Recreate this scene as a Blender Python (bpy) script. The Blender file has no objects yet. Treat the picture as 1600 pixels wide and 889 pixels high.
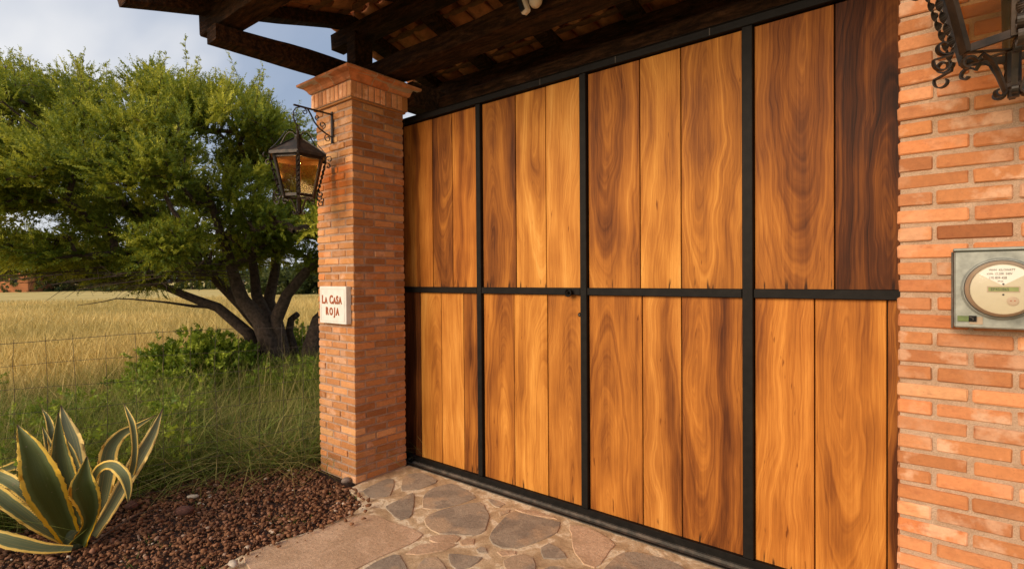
import bpy, bmesh, math, random
import numpy as np
from mathutils import Matrix, Vector, Quaternion
from mathutils import noise as mnoise
random.seed(7); RS = np.random.RandomState(7)
scene = bpy.context.scene
COL = scene.collection
# ------------------------------------------------------------------ camera
FPX, CX, CY, H = 828.0, 800.0, 444.5, 1.5
yaw, pitch, roll = math.radians(39.0), -0.0115, -0.0075
Fv = Vector((-math.sin(yaw)*math.cos(pitch), math.cos(yaw)*math.cos(pitch), math.sin(pitch)))
Rv = Vector((math.cos(yaw), math.sin(yaw), 0)); Uv = Rv.cross(Fv)
Rv, Uv = math.cos(roll)*Rv + math.sin(roll)*Uv, -math.sin(roll)*Rv + math.cos(roll)*Uv
CAM = Vector((0, 0, H))
cd = bpy.data.cameras.new('camera'); cam = bpy.data.objects.new('camera', cd); COL.objects.link(cam)
cd.sensor_width = 36; cd.lens = FPX/1600*36; cd.clip_start = 0.05; cd.clip_end = 6000
M = Matrix((Rv, Uv, -Fv)).transposed().to_4x4(); M.translation = CAM; cam.matrix_world = M
scene.camera = cam
def ray(x, y): return Fv + Rv*((x-CX)/FPX) - Uv*((y-CY)/FPX)
def PD(x, y, d): return CAM + ray(x, y)*d                      # a point at a distance along the view
def AT(x, y, ax, v):
    r = ray(x, y); return CAM + r*((v-CAM[ax])/r[ax])
# ------------------------------------------------------------------ world, sun, exposure
SUN_EL, SUN_AZ = math.radians(22), math.radians(191)     # azimuth from +Y clockwise (towards the sun)
w = bpy.data.worlds.new('World'); scene.world = w; w.use_nodes = True
nt = w.node_tree; nt.nodes.clear()
def N(nt, t, **k):
    n = nt.nodes.new(t)
    for a, b in k.items(): setattr(n, a, b)
    return n
out = N(nt, 'ShaderNodeOutputWorld'); bg = N(nt, 'ShaderNodeBackground'); nt.links.new(bg.outputs[0], out.inputs[0])
sky = N(nt, 'ShaderNodeTexSky', sky_type='NISHITA', sun_disc=False, sun_elevation=SUN_EL, sun_rotation=SUN_AZ,
        air_density=1.0, dust_density=2.0, ozone_density=1.5)
tc = N(nt, 'ShaderNodeTexCoord'); sep = N(nt, 'ShaderNodeSeparateXYZ'); nt.links.new(tc.outputs['Generated'], sep.inputs[0])
def wm(op, a, b=None, c=None):
    n = N(nt, 'ShaderNodeMath', operation=op)
    for i, v in enumerate((a, b, c)):
        if v is None: continue
        if isinstance(v, (int, float)): n.inputs[i].default_value = v
        else: nt.links.new(v, n.inputs[i])
    return n.outputs[0]
zc = wm('MAXIMUM', sep.outputs[2], 0.0); den = wm('ADD', zc, 0.22)
cmb = N(nt, 'ShaderNodeCombineXYZ')
nt.links.new(wm('DIVIDE', sep.outputs[0], den), cmb.inputs[0]); nt.links.new(wm('DIVIDE', sep.outputs[1], den), cmb.inputs[1])
mp = N(nt, 'ShaderNodeMapping'); mp.inputs['Rotation'].default_value = (0, 0, 0.5); mp.inputs['Scale'].default_value = (0.75, 1.7, 1)
mp.inputs['Location'].default_value = (5.5, 8.8, 0)
nt.links.new(cmb.outputs[0], mp.inputs[0])
nz = N(nt, 'ShaderNodeTexNoise'); nz.inputs['Scale'].default_value = 0.9; nz.inputs['Detail'].default_value = 5; nz.inputs['Roughness'].default_value = 0.42
nt.links.new(mp.outputs[0], nz.inputs['Vector'])
rp = N(nt, 'ShaderNodeValToRGB'); e = rp.color_ramp
e.elements[0].position = 0.40; e.elements[0].color = (2.2, 2.85, 4.0, 1)
e.elements[1].position = 0.62; e.elements[1].color = (6.6, 6.6, 6.7, 1)
m_ = e.elements.new(0.49); m_.color = (2.9, 3.45, 4.5, 1)
nt.links.new(nz.outputs['Fac'], rp.inputs[0])
hz = wm('POWER', wm('SUBTRACT', 1.0, zc), 6.0)                 # brighter haze all round the horizon
mxh = N(nt, 'ShaderNodeMixRGB'); mxh.inputs[2].default_value = (6.6, 6.5, 6.4, 1)
nt.links.new(wm('MULTIPLY', hz, 0.7), mxh.inputs[0]); nt.links.new(rp.outputs[0], mxh.inputs[1])
mix = N(nt, 'ShaderNodeMixRGB'); mix.inputs[0].default_value = 0.88
nt.links.new(sky.outputs[0], mix.inputs[1]); nt.links.new(mxh.outputs[0], mix.inputs[2])
nt.links.new(mix.outputs[0], bg.inputs[0]); bg.inputs[1].default_value = 0.07
sl = bpy.data.lights.new('sun', 'SUN'); sl.energy = 1.9; sl.angle = math.radians(34); sl.color = (1.0, 0.80, 0.58)
so = bpy.data.objects.new('sun', sl); COL.objects.link(so)
sd = Vector((math.sin(SUN_AZ)*math.cos(SUN_EL), math.cos(SUN_AZ)*math.cos(SUN_EL), math.sin(SUN_EL)))
so.rotation_euler = sd.to_track_quat('Z', 'Y').to_euler(); so.location = (0, -8, 12)
scene.view_settings.view_transform = 'Standard'; scene.view_settings.look = 'None'
scene.view_settings.exposure = 1.0; scene.view_settings.gamma = 1.0
# ------------------------------------------------------------------ object helpers
def link(name, me, mat=None, parent=None, **props):
    o = bpy.data.objects.new(name, me); COL.objects.link(o)
    if me is not None and mat is not None and not me.materials: me.materials.append(mat)
    if parent is not None: o.parent = parent
    for k, v in props.items():
        if v is not None: o[k] = v
    return o
def thing(name, label, cat, loc=(0, 0, 0), group=None):
    o = bpy.data.objects.new(name, None); COL.objects.link(o); o.location = loc; o.empty_display_size = 0.1
    o['label'] = label; o['category'] = cat
    if group: o['group'] = group
    return o
class MB:
    def __init__(s): s.v = []; s.f = []; s.uv = []
    def add(s, vs, fs):
        b = len(s.v); s.v += [tuple(v) for v in vs]; s.f += [tuple(i+b for i in f) for f in fs]
    def box(s, x0, x1, y0, y1, z0, z1):
        s.add([(x0,y0,z0),(x1,y0,z0),(x1,y1,z0),(x0,y1,z0),(x0,y0,z1),(x1,y0,z1),(x1,y1,z1),(x0,y1,z1)],
              [(0,3,2,1),(4,5,6,7),(0,1,5,4),(1,2,6,5),(2,3,7,6),(3,0,4,7)])
    def tube(s, pts, r, n=8, cap=True):
        pts = [Vector(p) for p in pts]
        rr = r if isinstance(r, (list, tuple)) else [r]*len(pts)
        up = None; rings = []
        for i, p in enumerate(pts):
            t = (pts[min(i+1, len(pts)-1)]-pts[max(i-1, 0)])
            if t.length < 1e-9: t = Vector((0, 0, 1))
            t.normalize()
            if up is None: up = t.orthogonal().normalized()
            up = (up - t*up.dot(t)); up = up.normalized() if up.length > 1e-6 else t.orthogonal().normalized()
            sd_ = t.cross(up)
            rings.append([p+(up*math.cos(a)+sd_*math.sin(a))*rr[i] for a in [2*math.pi*k/n for k in range(n)]])
        vs = [v for q in rings for v in q]; fs = []
        for i in range(len(pts)-1):
            for k in range(n):
                a = i*n+k; b = i*n+(k+1) % n; fs.append((a, b, b+n, a+n))
        if cap: fs.append(tuple(range(n-1, -1, -1))); fs.append(tuple(range(len(vs)-n, len(vs))))
        s.add(vs, fs)
    def ribbon(s, pts, wd, th, side, twist=0.0):
        """flat bar swept along pts; side = width direction at the start, twist = total turns"""
        pts = [Vector(p) for p in pts]; side = Vector(side); rings = []
        n = len(pts)
        for i, p in enumerate(pts):
            t = (pts[min(i+1, n-1)]-pts[max(i-1, 0)]).normalized()
            sv = side - t*side.dot(t)
            sv = sv.normalized() if sv.length > 1e-5 else t.orthogonal().normalized()
            side = sv
            a = twist*2*math.pi*i/max(n-1, 1)
            q = Quaternion(t, a); s1 = q @ sv; s2 = t.cross(s1)
            rings += [p+s1*wd/2+s2*th/2, p-s1*wd/2+s2*th/2, p-s1*wd/2-s2*th/2, p+s1*wd/2-s2*th/2]
        fs = []
        for i in range(n-1):
            for k in range(4):
                a = i*4+k; b = i*4+(k+1) % 4; fs.append((a, b, b+4, a+4))
        fs.append((3, 2, 1, 0)); m = (n-1)*4; fs.append((m, m+1, m+2, m+3))
        s.add(rings, fs)
    def lathe(s, c, prof, n=20):
        vs = []; fs = []
        for r, z in prof:
            for k in range(n):
                a = 2*math.pi*k/n; vs.append((c[0]+r*math.cos(a), c[1]+r*math.sin(a), c[2]+z))
        for i in range(len(prof)-1):
            for k in range(n):
                a = i*n+k; b = i*n+(k+1) % n; fs.append((a, b, b+n, a+n))
        s.add(vs, fs)
    def me(s, name='m', smooth=False):
        m = bpy.data.meshes.new(name); m.from_pydata(s.v, [], s.f); m.update()
        if smooth: m.shade_smooth()
        return m
    def obj(s, name, mat, parent=None, smooth=False, bevel=0, **props):
        m = s.me(name, smooth)
        if bevel: bev(m, bevel)
        return link(name, m, mat, parent, **props)
def bev(m, off, seg=1):
    b = bmesh.new(); b.from_mesh(m); bmesh.ops.recalc_face_normals(b, faces=b.faces)
    bmesh.ops.bevel(b, geom=[e for e in b.edges if len(e.link_faces) == 2 and e.calc_face_angle(0) > 0.5],
                    offset=off, segments=seg, affect='EDGES', clamp_overlap=True)
    b.to_mesh(m); b.free(); m.update()
def np_mesh(name, V, Fq, nper, attrs=None, uv=None):
    """fast mesh from arrays: V (n,3), Fq flat loop indices, nper verts per face"""
    m = bpy.data.meshes.new(name); nf = len(Fq)//nper
    m.vertices.add(len(V)); m.vertices.foreach_set('co', np.asarray(V, np.float32).ravel())
    m.loops.add(len(Fq)); m.loops.foreach_set('vertex_index', np.asarray(Fq, np.int32))
    m.polygons.add(nf); m.polygons.foreach_set('loop_start', np.arange(nf, dtype=np.int32)*nper)
    m.polygons.foreach_set('loop_total', np.full(nf, nper, np.int32))
    m.update(calc_edges=True)
    if attrs is not None:
        for k, a in attrs.items():
            at = m.attributes.new(k, 'FLOAT', 'POINT'); at.data.foreach_set('value', np.asarray(a, np.float32))
    if uv is not None:
        l = m.uv_layers.new(name='UVMap'); l.data.foreach_set('uv', np.asarray(uv, np.float32)[np.asarray(Fq)].ravel())
    return m
# ------------------------------------------------------------------ materials
class NT:
    def __init__(s, name):
        s.m = bpy.data.materials.new(name); s.m.use_nodes = True; s.t = s.m.node_tree; s.t.nodes.clear()
        s.o = s.n('ShaderNodeOutputMaterial'); s.b = s.n('ShaderNodeBsdfPrincipled'); s.l(s.b.outputs[0], s.o.inputs[0])
    def n(s, t, **k):
        n = s.t.nodes.new(t)
        for a, b in k.items(): setattr(n, a, b)
        return n
    def l(s, a, b): s.t.links.new(a, b)
    def set(s, k, v):
        i = s.b.inputs[k] if isinstance(k, str) else k
        if hasattr(v, 'is_output') or isinstance(v, bpy.types.NodeSocket): s.l(v, i)
        else: i.default_value = v
    def val(s, i, v):
        if isinstance(v, bpy.types.NodeSocket): s.l(v, i)
        else: i.default_value = v
    def math(s, op, a, b=None, c=None, clamp=False):
        n = s.n('ShaderNodeMath', operation=op, use_clamp=clamp)
        for i, v in enumerate((a, b, c)):
            if v is not None: s.val(n.inputs[i], v)
        return n.outputs[0]
    def noise(s, vec, scale, detail=3, rough=0.55, dist=0.0, dim='3D', w=None):
        n = s.n('ShaderNodeTexNoise', noise_dimensions=dim)
        if vec is not None and dim != '1D': s.l(vec, n.inputs['Vector'])
        if w is not None: s.val(n.inputs['W'], w)
        n.inputs['Scale'].default_value = scale; n.inputs['Detail'].default_value = detail
        n.inputs['Roughness'].default_value = rough; n.inputs['Distortion'].default_value = dist
        return n.outputs['Fac']
    def map(s, vec, scale=(1, 1, 1), loc=(0, 0, 0)):
        n = s.n('ShaderNodeMapping'); s.l(vec, n.inputs[0]); n.inputs['Scale'].default_value = scale
        s.val(n.inputs['Location'], loc); return n.outputs[0]
    def ramp(s, fac, stops, interp='LINEAR'):
        n = s.n('ShaderNodeValToRGB'); r = n.color_ramp; r.interpolation = interp
        while len(r.elements) < len(stops): r.elements.new(0.5)
        for e, (p, c) in zip(r.elements, stops):
            e.position = p; e.color = (*c, 1) if len(c) == 3 else c
        s.l(fac, n.inputs[0]); return n.outputs[0]
    def mix(s, f, a, b, mode='MIX'):
        n = s.n('ShaderNodeMixRGB', blend_type=mode)
        s.val(n.inputs[0], f)
        for i, v in ((1, a), (2, b)):
            if isinstance(v, tuple): v = (*v, 1) if len(v) == 3 else v
            s.val(n.inputs[i], v)
        return n.outputs[0]
    def bump(s, h, strength=0.5, dist=0.01, normal=None):
        n = s.n('ShaderNodeBump'); n.inputs['Strength'].default_value = strength; n.inputs['Distance'].default_value = dist
        s.l(h, n.inputs['Height'])
        if normal: s.l(normal, n.inputs['Normal'])
        s.l(n.outputs[0], s.b.inputs['Normal']); return n.outputs[0]
    def obj(s): return s.n('ShaderNodeTexCoord').outputs['Object']
    def pos(s): return s.n('ShaderNodeNewGeometry').outputs['Position']
    def rnd(s): return s.n('ShaderNodeObjectInfo').outputs['Random']
    def attr(s, name, typ='GEOMETRY'):
        n = s.n('ShaderNodeAttribute', attribute_name=name, attribute_type=typ); return n.outputs['Fac']

def mat_brick(name, lime=0.35, bright=1.0, sat=(1, 1.12, 1.3)):
    k = NT(name); r = k.rnd(); p = k.pos()
    base = k.ramp(r, [(0.0, (.36*bright, .115*bright, .036*bright)), (.22, (.46*bright, .165*bright, .055*bright)), (.45, (.40*bright, .135*bright, .048*bright)), (.62, (.56*bright, .215*bright, .085*bright)),
                      (.80, (.50*bright, .15*bright, .045*bright)), (1, (.60*bright, .27*bright, .12*bright))])
    base = k.mix(1.0, base, sat, 'MULTIPLY')
    n1 = k.noise(p, 9, 4, .6); n2 = k.noise(p, 60, 4, .65); n3 = k.noise(p, 260, 2, .6)
    pale = k.ramp(n1, [(0.50, (0, 0, 0)), (0.60, (1, 1, 1))])
    r2 = k.math('MULTIPLY', k.math('FRACT', k.math('MULTIPLY', r, 7.31)), lime*1.6)
    c = k.mix(k.math('MULTIPLY', pale, r2, clamp=True), base, (.60*bright, .34*bright, .20*bright))
    dk = k.ramp(k.noise(k.map(p, (1, 1, 2.5), (4, 2, 7)), 14, 4, .65), [(.55, (0, 0, 0)), (.72, (1, 1, 1))])
    c = k.mix(k.math('MULTIPLY', dk, .45), c, (.26*bright, .075*bright, .025*bright))
    c = k.mix(1.0, c, k.ramp(k.math('FRACT', k.math('MULTIPLY', r, 13.7)), [(0, (.76, .72, .70)), (.5, (1, 1, 1)), (1, (1.14, 1.12, 1.12))]), 'MULTIPLY')
    c = k.mix(.30, c, k.ramp(n2, [(.3, (.55, .55, .55)), (.7, (1.25, 1.25, 1.25))]), 'MULTIPLY')
    pit = k.ramp(n3, [(.27, (.35, .35, .35)), (.36, (1, 1, 1))])
    c = k.mix(.5, c, pit, 'MULTIPLY')
    k.set('Base Color', c); k.set('Roughness', .88)
    h = k.math('ADD', k.math('MULTIPLY', n2, .6), k.math('MULTIPLY', n3, .4))
    k.bump(h, .55, .004); return k.m
def mat_mortar(name, c1, c2):
    k = NT(name); p = k.pos(); n = k.noise(p, 22, 4, .6); n2 = k.noise(p, 320, 3, .7); n3 = k.noise(p, 110, 3, .6)
    c = k.mix(k.ramp(n, [(.35, (0, 0, 0)), (.65, (1, 1, 1))]), c1, c2)
    c = k.mix(.6, c, k.ramp(n2, [(.32, (.45, .42, .4)), (.5, (1, 1, 1)), (.7, (1.3, 1.3, 1.3))]), 'MULTIPLY')
    k.set('Base Color', c); k.set('Roughness', .95)
    k.bump(k.math('ADD', n2, n3), .9, .006); return k.m
M_BRICK = mat_brick('fired_brick', .50, 1.12, (1, 1.22, 1.15)); M_BRICKR = mat_brick('pale_fired_brick', .65, 1.12, (1, 1.10, 1.14)); M_SOLD = mat_brick('sunlit_tone_soldier_brick', 1.3, 1.75, (1, 1.35, 1.75))  # soldier bricks: sunlight on the band is put into their lightened colour
M_MORT = mat_mortar('pillar_mortar', (.42, .265, .18), (.54, .36, .25))
M_MORTR = mat_mortar('sandy_mortar', (.50, .32, .20), (.62, .42, .28))

def mat_wood():
    k = NT('varnished_plank_wood'); oi = k.n('ShaderNodeObjectInfo'); o = k.obj()
    sc = k.n('ShaderNodeSeparateColor'); k.l(oi.outputs['Color'], sc.inputs[0])
    tone, hx, hzz, seed = sc.outputs[0], sc.outputs[1], sc.outputs[2], oi.outputs['Alpha']
    sx = k.n('ShaderNodeSeparateXYZ'); k.l(o, sx.inputs[0])
    off = k.math('MULTIPLY', seed, 37.0)
    cmb = k.n('ShaderNodeCombineXYZ'); k.l(off, cmb.inputs[0]); k.l(off, cmb.inputs[1]); k.l(off, cmb.inputs[2])
    def vec(ax, az):
        v = k.map(o, (ax, ax, az)); a = k.n('ShaderNodeVectorMath', operation='ADD'); k.l(v, a.inputs[0]); k.l(cmb.outputs[0], a.inputs[1]); return a.outputs[0]
    w1 = k.math('SUBTRACT', k.noise(vec(2.2, 1.1), 1.5, 2, .5), .5)
    w2 = k.math('SUBTRACT', k.noise(vec(5, 2.2), 2.2, 2, .5), .5)
    X = k.math('SUBTRACT', sx.outputs[0], k.math('MULTIPLY', k.math('SUBTRACT', hx, .5), .5))
    X = k.math('ADD', X, k.math('ADD', k.math('MULTIPLY', w1, .16), k.math('MULTIPLY', w2, .028)))
    Z = k.math('SUBTRACT', sx.outputs[2], k.math('MULTIPLY', k.math('SUBTRACT', hzz, .5), 1.6))
    Zs = k.math('MULTIPLY', Z, .115)
    d = k.math('SQRT', k.math('ADD', k.math('MULTIPLY', X, X), k.math('MULTIPLY', Zs, Zs)))
    d = k.math('ADD', d, k.math('MULTIPLY', k.math('SUBTRACT', k.noise(vec(16, 2), 1.6, 2, .5), .5), .006))
    dw = k.math('ADD', k.math('MULTIPLY', d, 1.0), off)
    ring = k.noise(None, 75, 2.5, .6, dim='1D', w=dw)
    band = k.noise(None, 9.5, 1.5, .5, dim='1D', w=k.math('ADD', dw, 3.7))
    fine = k.noise(None, 210, 1.0, .5, dim='1D', w=dw)
    streak = k.noise(vec(55, 1.4), 1.6, 3, .6)
    hair = k.noise(vec(150, 1.1), 1.6, 3, .7)
    blot = k.noise(vec(7, 1.6), 1.3, 3, .5)
    v = k.math('ADD', k.math('MULTIPLY', tone, .62), .10)
    for s_, a_ in ((ring, .27), (band, .60), (fine, .12), (streak, .22), (blot, .55), (hair, .22)):
        v = k.math('ADD', v, k.math('MULTIPLY', k.math('SUBTRACT', s_, .5), a_))
    c = k.ramp(v, [(0.0, (.022, .006, .002)), (.18, (.085, .024, .006)), (.36, (.22, .070, .013)), (.54, (.41, .150, .025)), (.72, (.59, .250, .048)), (.95, (.74, .39, .10))])
    hue = k.math('FRACT', k.math('MULTIPLY', seed, 5.37))
    c = k.mix(.55, c, k.ramp(hue, [(0, (.86, .80, .84)), (.35, (1.0, .97, .95)), (.7, (1.06, 1.10, 1.05)), (1, (1.05, .90, .78))]), 'MULTIPLY')
    slit = k.ramp(k.noise(vec(48, 4.2), 1.0, 1, .5), [(.64, (0, 0, 0)), (.67, (1, 1, 1))])
    endm = k.ramp(k.math('MULTIPLY', sx.outputs[2], -1.0), [(.60, (0, 0, 0)), (.64, (1, 1, 1))])
    c = k.mix(k.math('MULTIPLY', k.math('MULTIPLY', slit, endm), .85), c, (.02, .008, .004))
    por = k.ramp(k.noise(vec(190, 5), 2.0, 2, .6), [(.28, (.45, .36, .3)), (.40, (1, 1, 1))])
    c = k.mix(.45, c, por, 'MULTIPLY')
    kn = k.ramp(k.noise(vec(26, 4.5), 1.7, 2, .5), [(.72, (1, 1, 1)), (.78, (.25, .14, .08))])
    c = k.mix(.75, c, kn, 'MULTIPLY')
    k.set('Base Color', c)
    k.set('Roughness', k.math('ADD', .50, k.math('MULTIPLY', blot, .16))); k.b.inputs['Specular IOR Level'].default_value = .14
    k.b.inputs['Coat Weight'].default_value = .0; k.b.inputs['Coat Roughness'].default_value = .3
    k.bump(k.math('ADD', k.math('MULTIPLY', ring, .5), k.math('MULTIPLY', streak, .8)), .25, .003); return k.m
M_WOOD = mat_wood()
def mat_beam():
    k = NT('dark_weathered_beam_wood'); p = k.obj(); g = k.n('ShaderNodeNewGeometry').outputs['Position']
    a = k.noise(k.map(g, (3.0, 16, 16)), 2.2, 5, .65, .4); b = k.noise(g, 30, 4, .7)
    c = k.ramp(a, [(.30, (.012, .006, .003)), (.46, (.036, .017, .008)), (.62, (.085, .038, .017)), (.8, (.17, .080, .038))])
    c = k.mix(.5, c, k.ramp(b, [(.3, (.5, .5, .5)), (.7, (1.4, 1.3, 1.2))]), 'MULTIPLY')
    k.set('Base Color', c); k.set('Roughness', .85); k.b.inputs['Specular IOR Level'].default_value = .15; k.bump(k.math('ADD', a, k.math('MULTIPLY', b, .4)), 1.0, .03); return k.m
M_BEAM = mat_beam()
def mat_metal(name, c, rough=.42, rust=.0, met=.35):
    k = NT(name); p = k.pos(); n = k.noise(p, 18, 4, .6); n2 = k.noise(p, 160, 3, .6)
    cc = k.mix(k.ramp(n, [(.4, (0, 0, 0)), (.75, (1, 1, 1))]), c, tuple(min(1, x*2.0+rust*y) for x, y in zip(c, (.10, .045, .02))))
    k.set('Base Color', cc); k.set('Roughness', k.math('ADD', rough, k.math('MULTIPLY', n2, .2))); k.set('Metallic', met); k.b.inputs['Specular IOR Level'].default_value = .5 if met else .16
    k.bump(n2, .25, .002); return k.m
M_IRON = mat_metal('black_painted_steel', (.0062, .0050, .0040), .5, 0, 0)
M_LANT = mat_metal('dark_wrought_iron', (.020, .015, .011), .38, .3)
M_ROOFM = mat_metal('weathered_lantern_sheet', (.030, .027, .023), .5, .5)
M_RUSTP = mat_metal('rusty_orange_iron', (.16, .055, .018), .6, .6)
M_TRACK = mat_metal('worn_steel_track', (.07, .062, .052), .6, .5)
def mat_clay(name, f=1.0):
    k = NT(name); r = k.rnd(); p = k.pos(); n = k.noise(p, 16, 4, .6); n2 = k.noise(p, 120, 3, .6)
    c = k.ramp(r, [(0, (.34*f, .115*f, .040*f)), (.5, (.46*f, .17*f, .065*f)), (1, (.52*f, .22*f, .095*f))])
    c = k.mix(.7, c, k.ramp(n, [(.3, (.45, .40, .36)), (.62, (1.15, 1.1, 1.1))]), 'MULTIPLY')
    k.set('Base Color', c); k.set('Roughness', .85); k.bump(n2, .4, .004); return k.m
M_CLAY = mat_clay('terracotta_roof_tile', 1.2); M_CORN = mat_clay('terracotta_cornice', 1.35)
def mat_simple(name, c, rough=.6, var=.25, sc=30, bump=.2, metal=0, dist=.003):
    k = NT(name); p = k.pos(); n = k.noise(p, sc, 4, .6); n2 = k.noise(p, sc*6, 3, .6)
    cc = k.mix(1.0, c, k.ramp(n, [(.3, (1-var,)*3), (.7, (1+var*.5,)*3)]), 'MULTIPLY')
    k.set('Base Color', cc); k.set('Roughness', rough); k.set('Metallic', metal)
    if bump: k.bump(k.math('ADD', n, n2), bump, dist)
    return k.m
M_BATT = mat_simple('brown_batten_wood', (.22, .095, .038), .8, .4, 30, .4)
# ------------------------------------------------------------------ ground, field
def mat_ground():
    k = NT('field_soil_and_dry_grass'); p = k.pos(); n = k.noise(p, .35, 5, .6); n2 = k.noise(p, 9, 5, .7); n3 = k.noise(k.map(p, (.3, .05, 1)), 1.0, 4, .6)
    far = k.ramp(k.math('ADD', k.math('MULTIPLY', n, .5), k.math('MULTIPLY', n3, .5)), [(.36, (.40, .29, .075)), (.5, (.58, .42, .12)), (.66, (.70, .53, .18))])
    far = k.mix(.5, far, k.ramp(n2, [(.3, (.55, .55, .5)), (.65, (1.2, 1.2, 1.2))]), 'MULTIPLY')
    sp = k.n('ShaderNodeSeparateXYZ'); k.l(p, sp.inputs[0])
    nearm = k.math('MULTIPLY', k.math('SUBTRACT', k.math('MULTIPLY', sp.outputs[0], -1.0), 7.5), .35, clamp=True)
    nearm = k.math('MAXIMUM', nearm, k.math('MULTIPLY', k.math('ADD', sp.outputs[0], 2.6), 1.5, clamp=True))
    c = k.mix(nearm, (.055, .050, .022), far)
    k.set('Base Color', c); k.set('Roughness', 1.0); k.bump(n2, .6, .03); return k.m
M_GROUND = mat_ground()
mb = MB(); xs = [-2500, -600, -150, -60, -30, -15, -8, -5, 2, 10, 60, 2500]; ys = [-800, -60, -10, -2, 2.6, 3.2, 8, 20, 60, 150, 600, 2500]
for x in xs:
    for y in ys: mb.v.append((x, y, -0.10))
for i in range(len(xs)-1):
    for j in range(len(ys)-1):
        a = i*len(ys)+j; mb.f.append((a, a+len(ys), a+len(ys)+1, a+1))
g = mb.obj('ground', M_GROUND); g['kind'] = 'structure'
# ------------------------------------------------------------------ paving
def mat_stone(name, ca, cb, cc):
    k = NT(name); r = k.rnd(); p = k.pos()
    n = k.noise(p, 5.5, 4, .6, .6); n2 = k.noise(p, 55, 5, .7); n3 = k.noise(p, 230, 3, .65)
    base = k.mix(k.ramp(n, [(.44, (0, 0, 0)), (.53, (1, 1, 1))]), ca, cb)
    base = k.mix(k.math('MULTIPLY', k.ramp(k.noise(k.map(p, (1, 1, 1), (9, 4, 0)), 3.1, 3, .55), [(.52, (0, 0, 0)), (.60, (1, 1, 1))]), .75), base, cc)
    base = k.mix(.5, base, k.ramp(n2, [(.3, (.55, .55, .55)), (.7, (1.3, 1.3, 1.3))]), 'MULTIPLY')
    base = k.mix(.5, base, k.ramp(n3, [(.3, (.5, .5, .5)), (.5, (1, 1, 1)), (.72, (1.5, 1.5, 1.5))]), 'MULTIPLY')
    base = k.mix(.35, base, k.ramp(r, [(0, (.75, .73, .72)), (1, (1.2, 1.2, 1.2))]), 'MULTIPLY')
    k.set('Base Color', base); k.set('Roughness', .85)
    k.bump(k.math('ADD', k.math('ADD', n2, k.math('MULTIPLY', n, .8)), k.math('MULTIPLY', n3, .5)), .6, .008); return k.m
M_STD = mat_stone('grey_brown_flagstone', (.31, .245, .18), (.41, .325, .235), (.56, .39, .24))
M_STT = mat_stone('tan_flagstone', (.60, .40, .25), (.52, .34, .205), (.66, .45, .29))
def mat_grout():
    k = NT('sandy_paving_grout'); p = k.pos(); n = k.noise(p, 7, 4, .6, .8); n2 = k.noise(p, 60, 5, .7); n3 = k.noise(p, 260, 3, .65)
    c = k.ramp(n, [(.30, (.40, .26, .14)), (.46, (.58, .41, .235)), (.54, (.70, .52, .32)), (.60, (.92, .78, .56)), (.68, (.60, .44, .26))])
    c = k.mix(.45, c, k.ramp(n2, [(.3, (.62, .6, .58)), (.7, (1.25, 1.25, 1.25))]), 'MULTIPLY'); c = k.mix(.4, c, k.ramp(n3, [(.3, (.6, .6, .6)), (.7, (1.3, 1.3, 1.3))]), 'MULTIPLY')
    k.set('Base Color', c); k.set('Roughness', .92); k.bump(k.math('ADD', n2, k.math('MULTIPLY', n3, .5)), .7, .008); return k.m
M_GROUT = mat_grout()
pave = thing('flagstone_paving', '', '')
del pave['label'], pave['category']; pave['kind'] = 'structure'; pave.name = 'pavement'
# footprint of the paved apron (left edge traced along the gravel)
edge = [AT(*q, 2, 0) for q in ((300, 912), (340, 889), (378, 867), (430, 847), (475, 833), (520, 816), (548, 803), (566, 790), (560, 778), (548, 768))]
poly = [Vector((-2.55, -0.3, 0)), Vector((-2.80, .7, 0))] + [Vector((q.x, q.y, 0)) for q in edge] + [Vector((-3.30, 2.20, 0)), Vector((-3.34, 2.35, 0)), Vector((-3.34, 3.5, 0)), Vector((1.6, 3.5, 0)), Vector((1.6, -.3, 0))]
b = bmesh.new(); vs = [b.verts.new(p) for p in poly]; f = b.faces.new(vs)
if f.normal.z < 0: f.normal_flip()
ex = bmesh.ops.extrude_face_region(b, geom=[f])
for v in [e_ for e_ in ex['geom'] if isinstance(e_, bmesh.types.BMVert)]: v.co.z = -.12
bmesh.ops.recalc_face_normals(b, faces=b.faces)
me = bpy.data.meshes.new('grout_slab'); b.to_mesh(me); b.free()
link('grout_slab', me, M_GROUT, pave)
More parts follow.
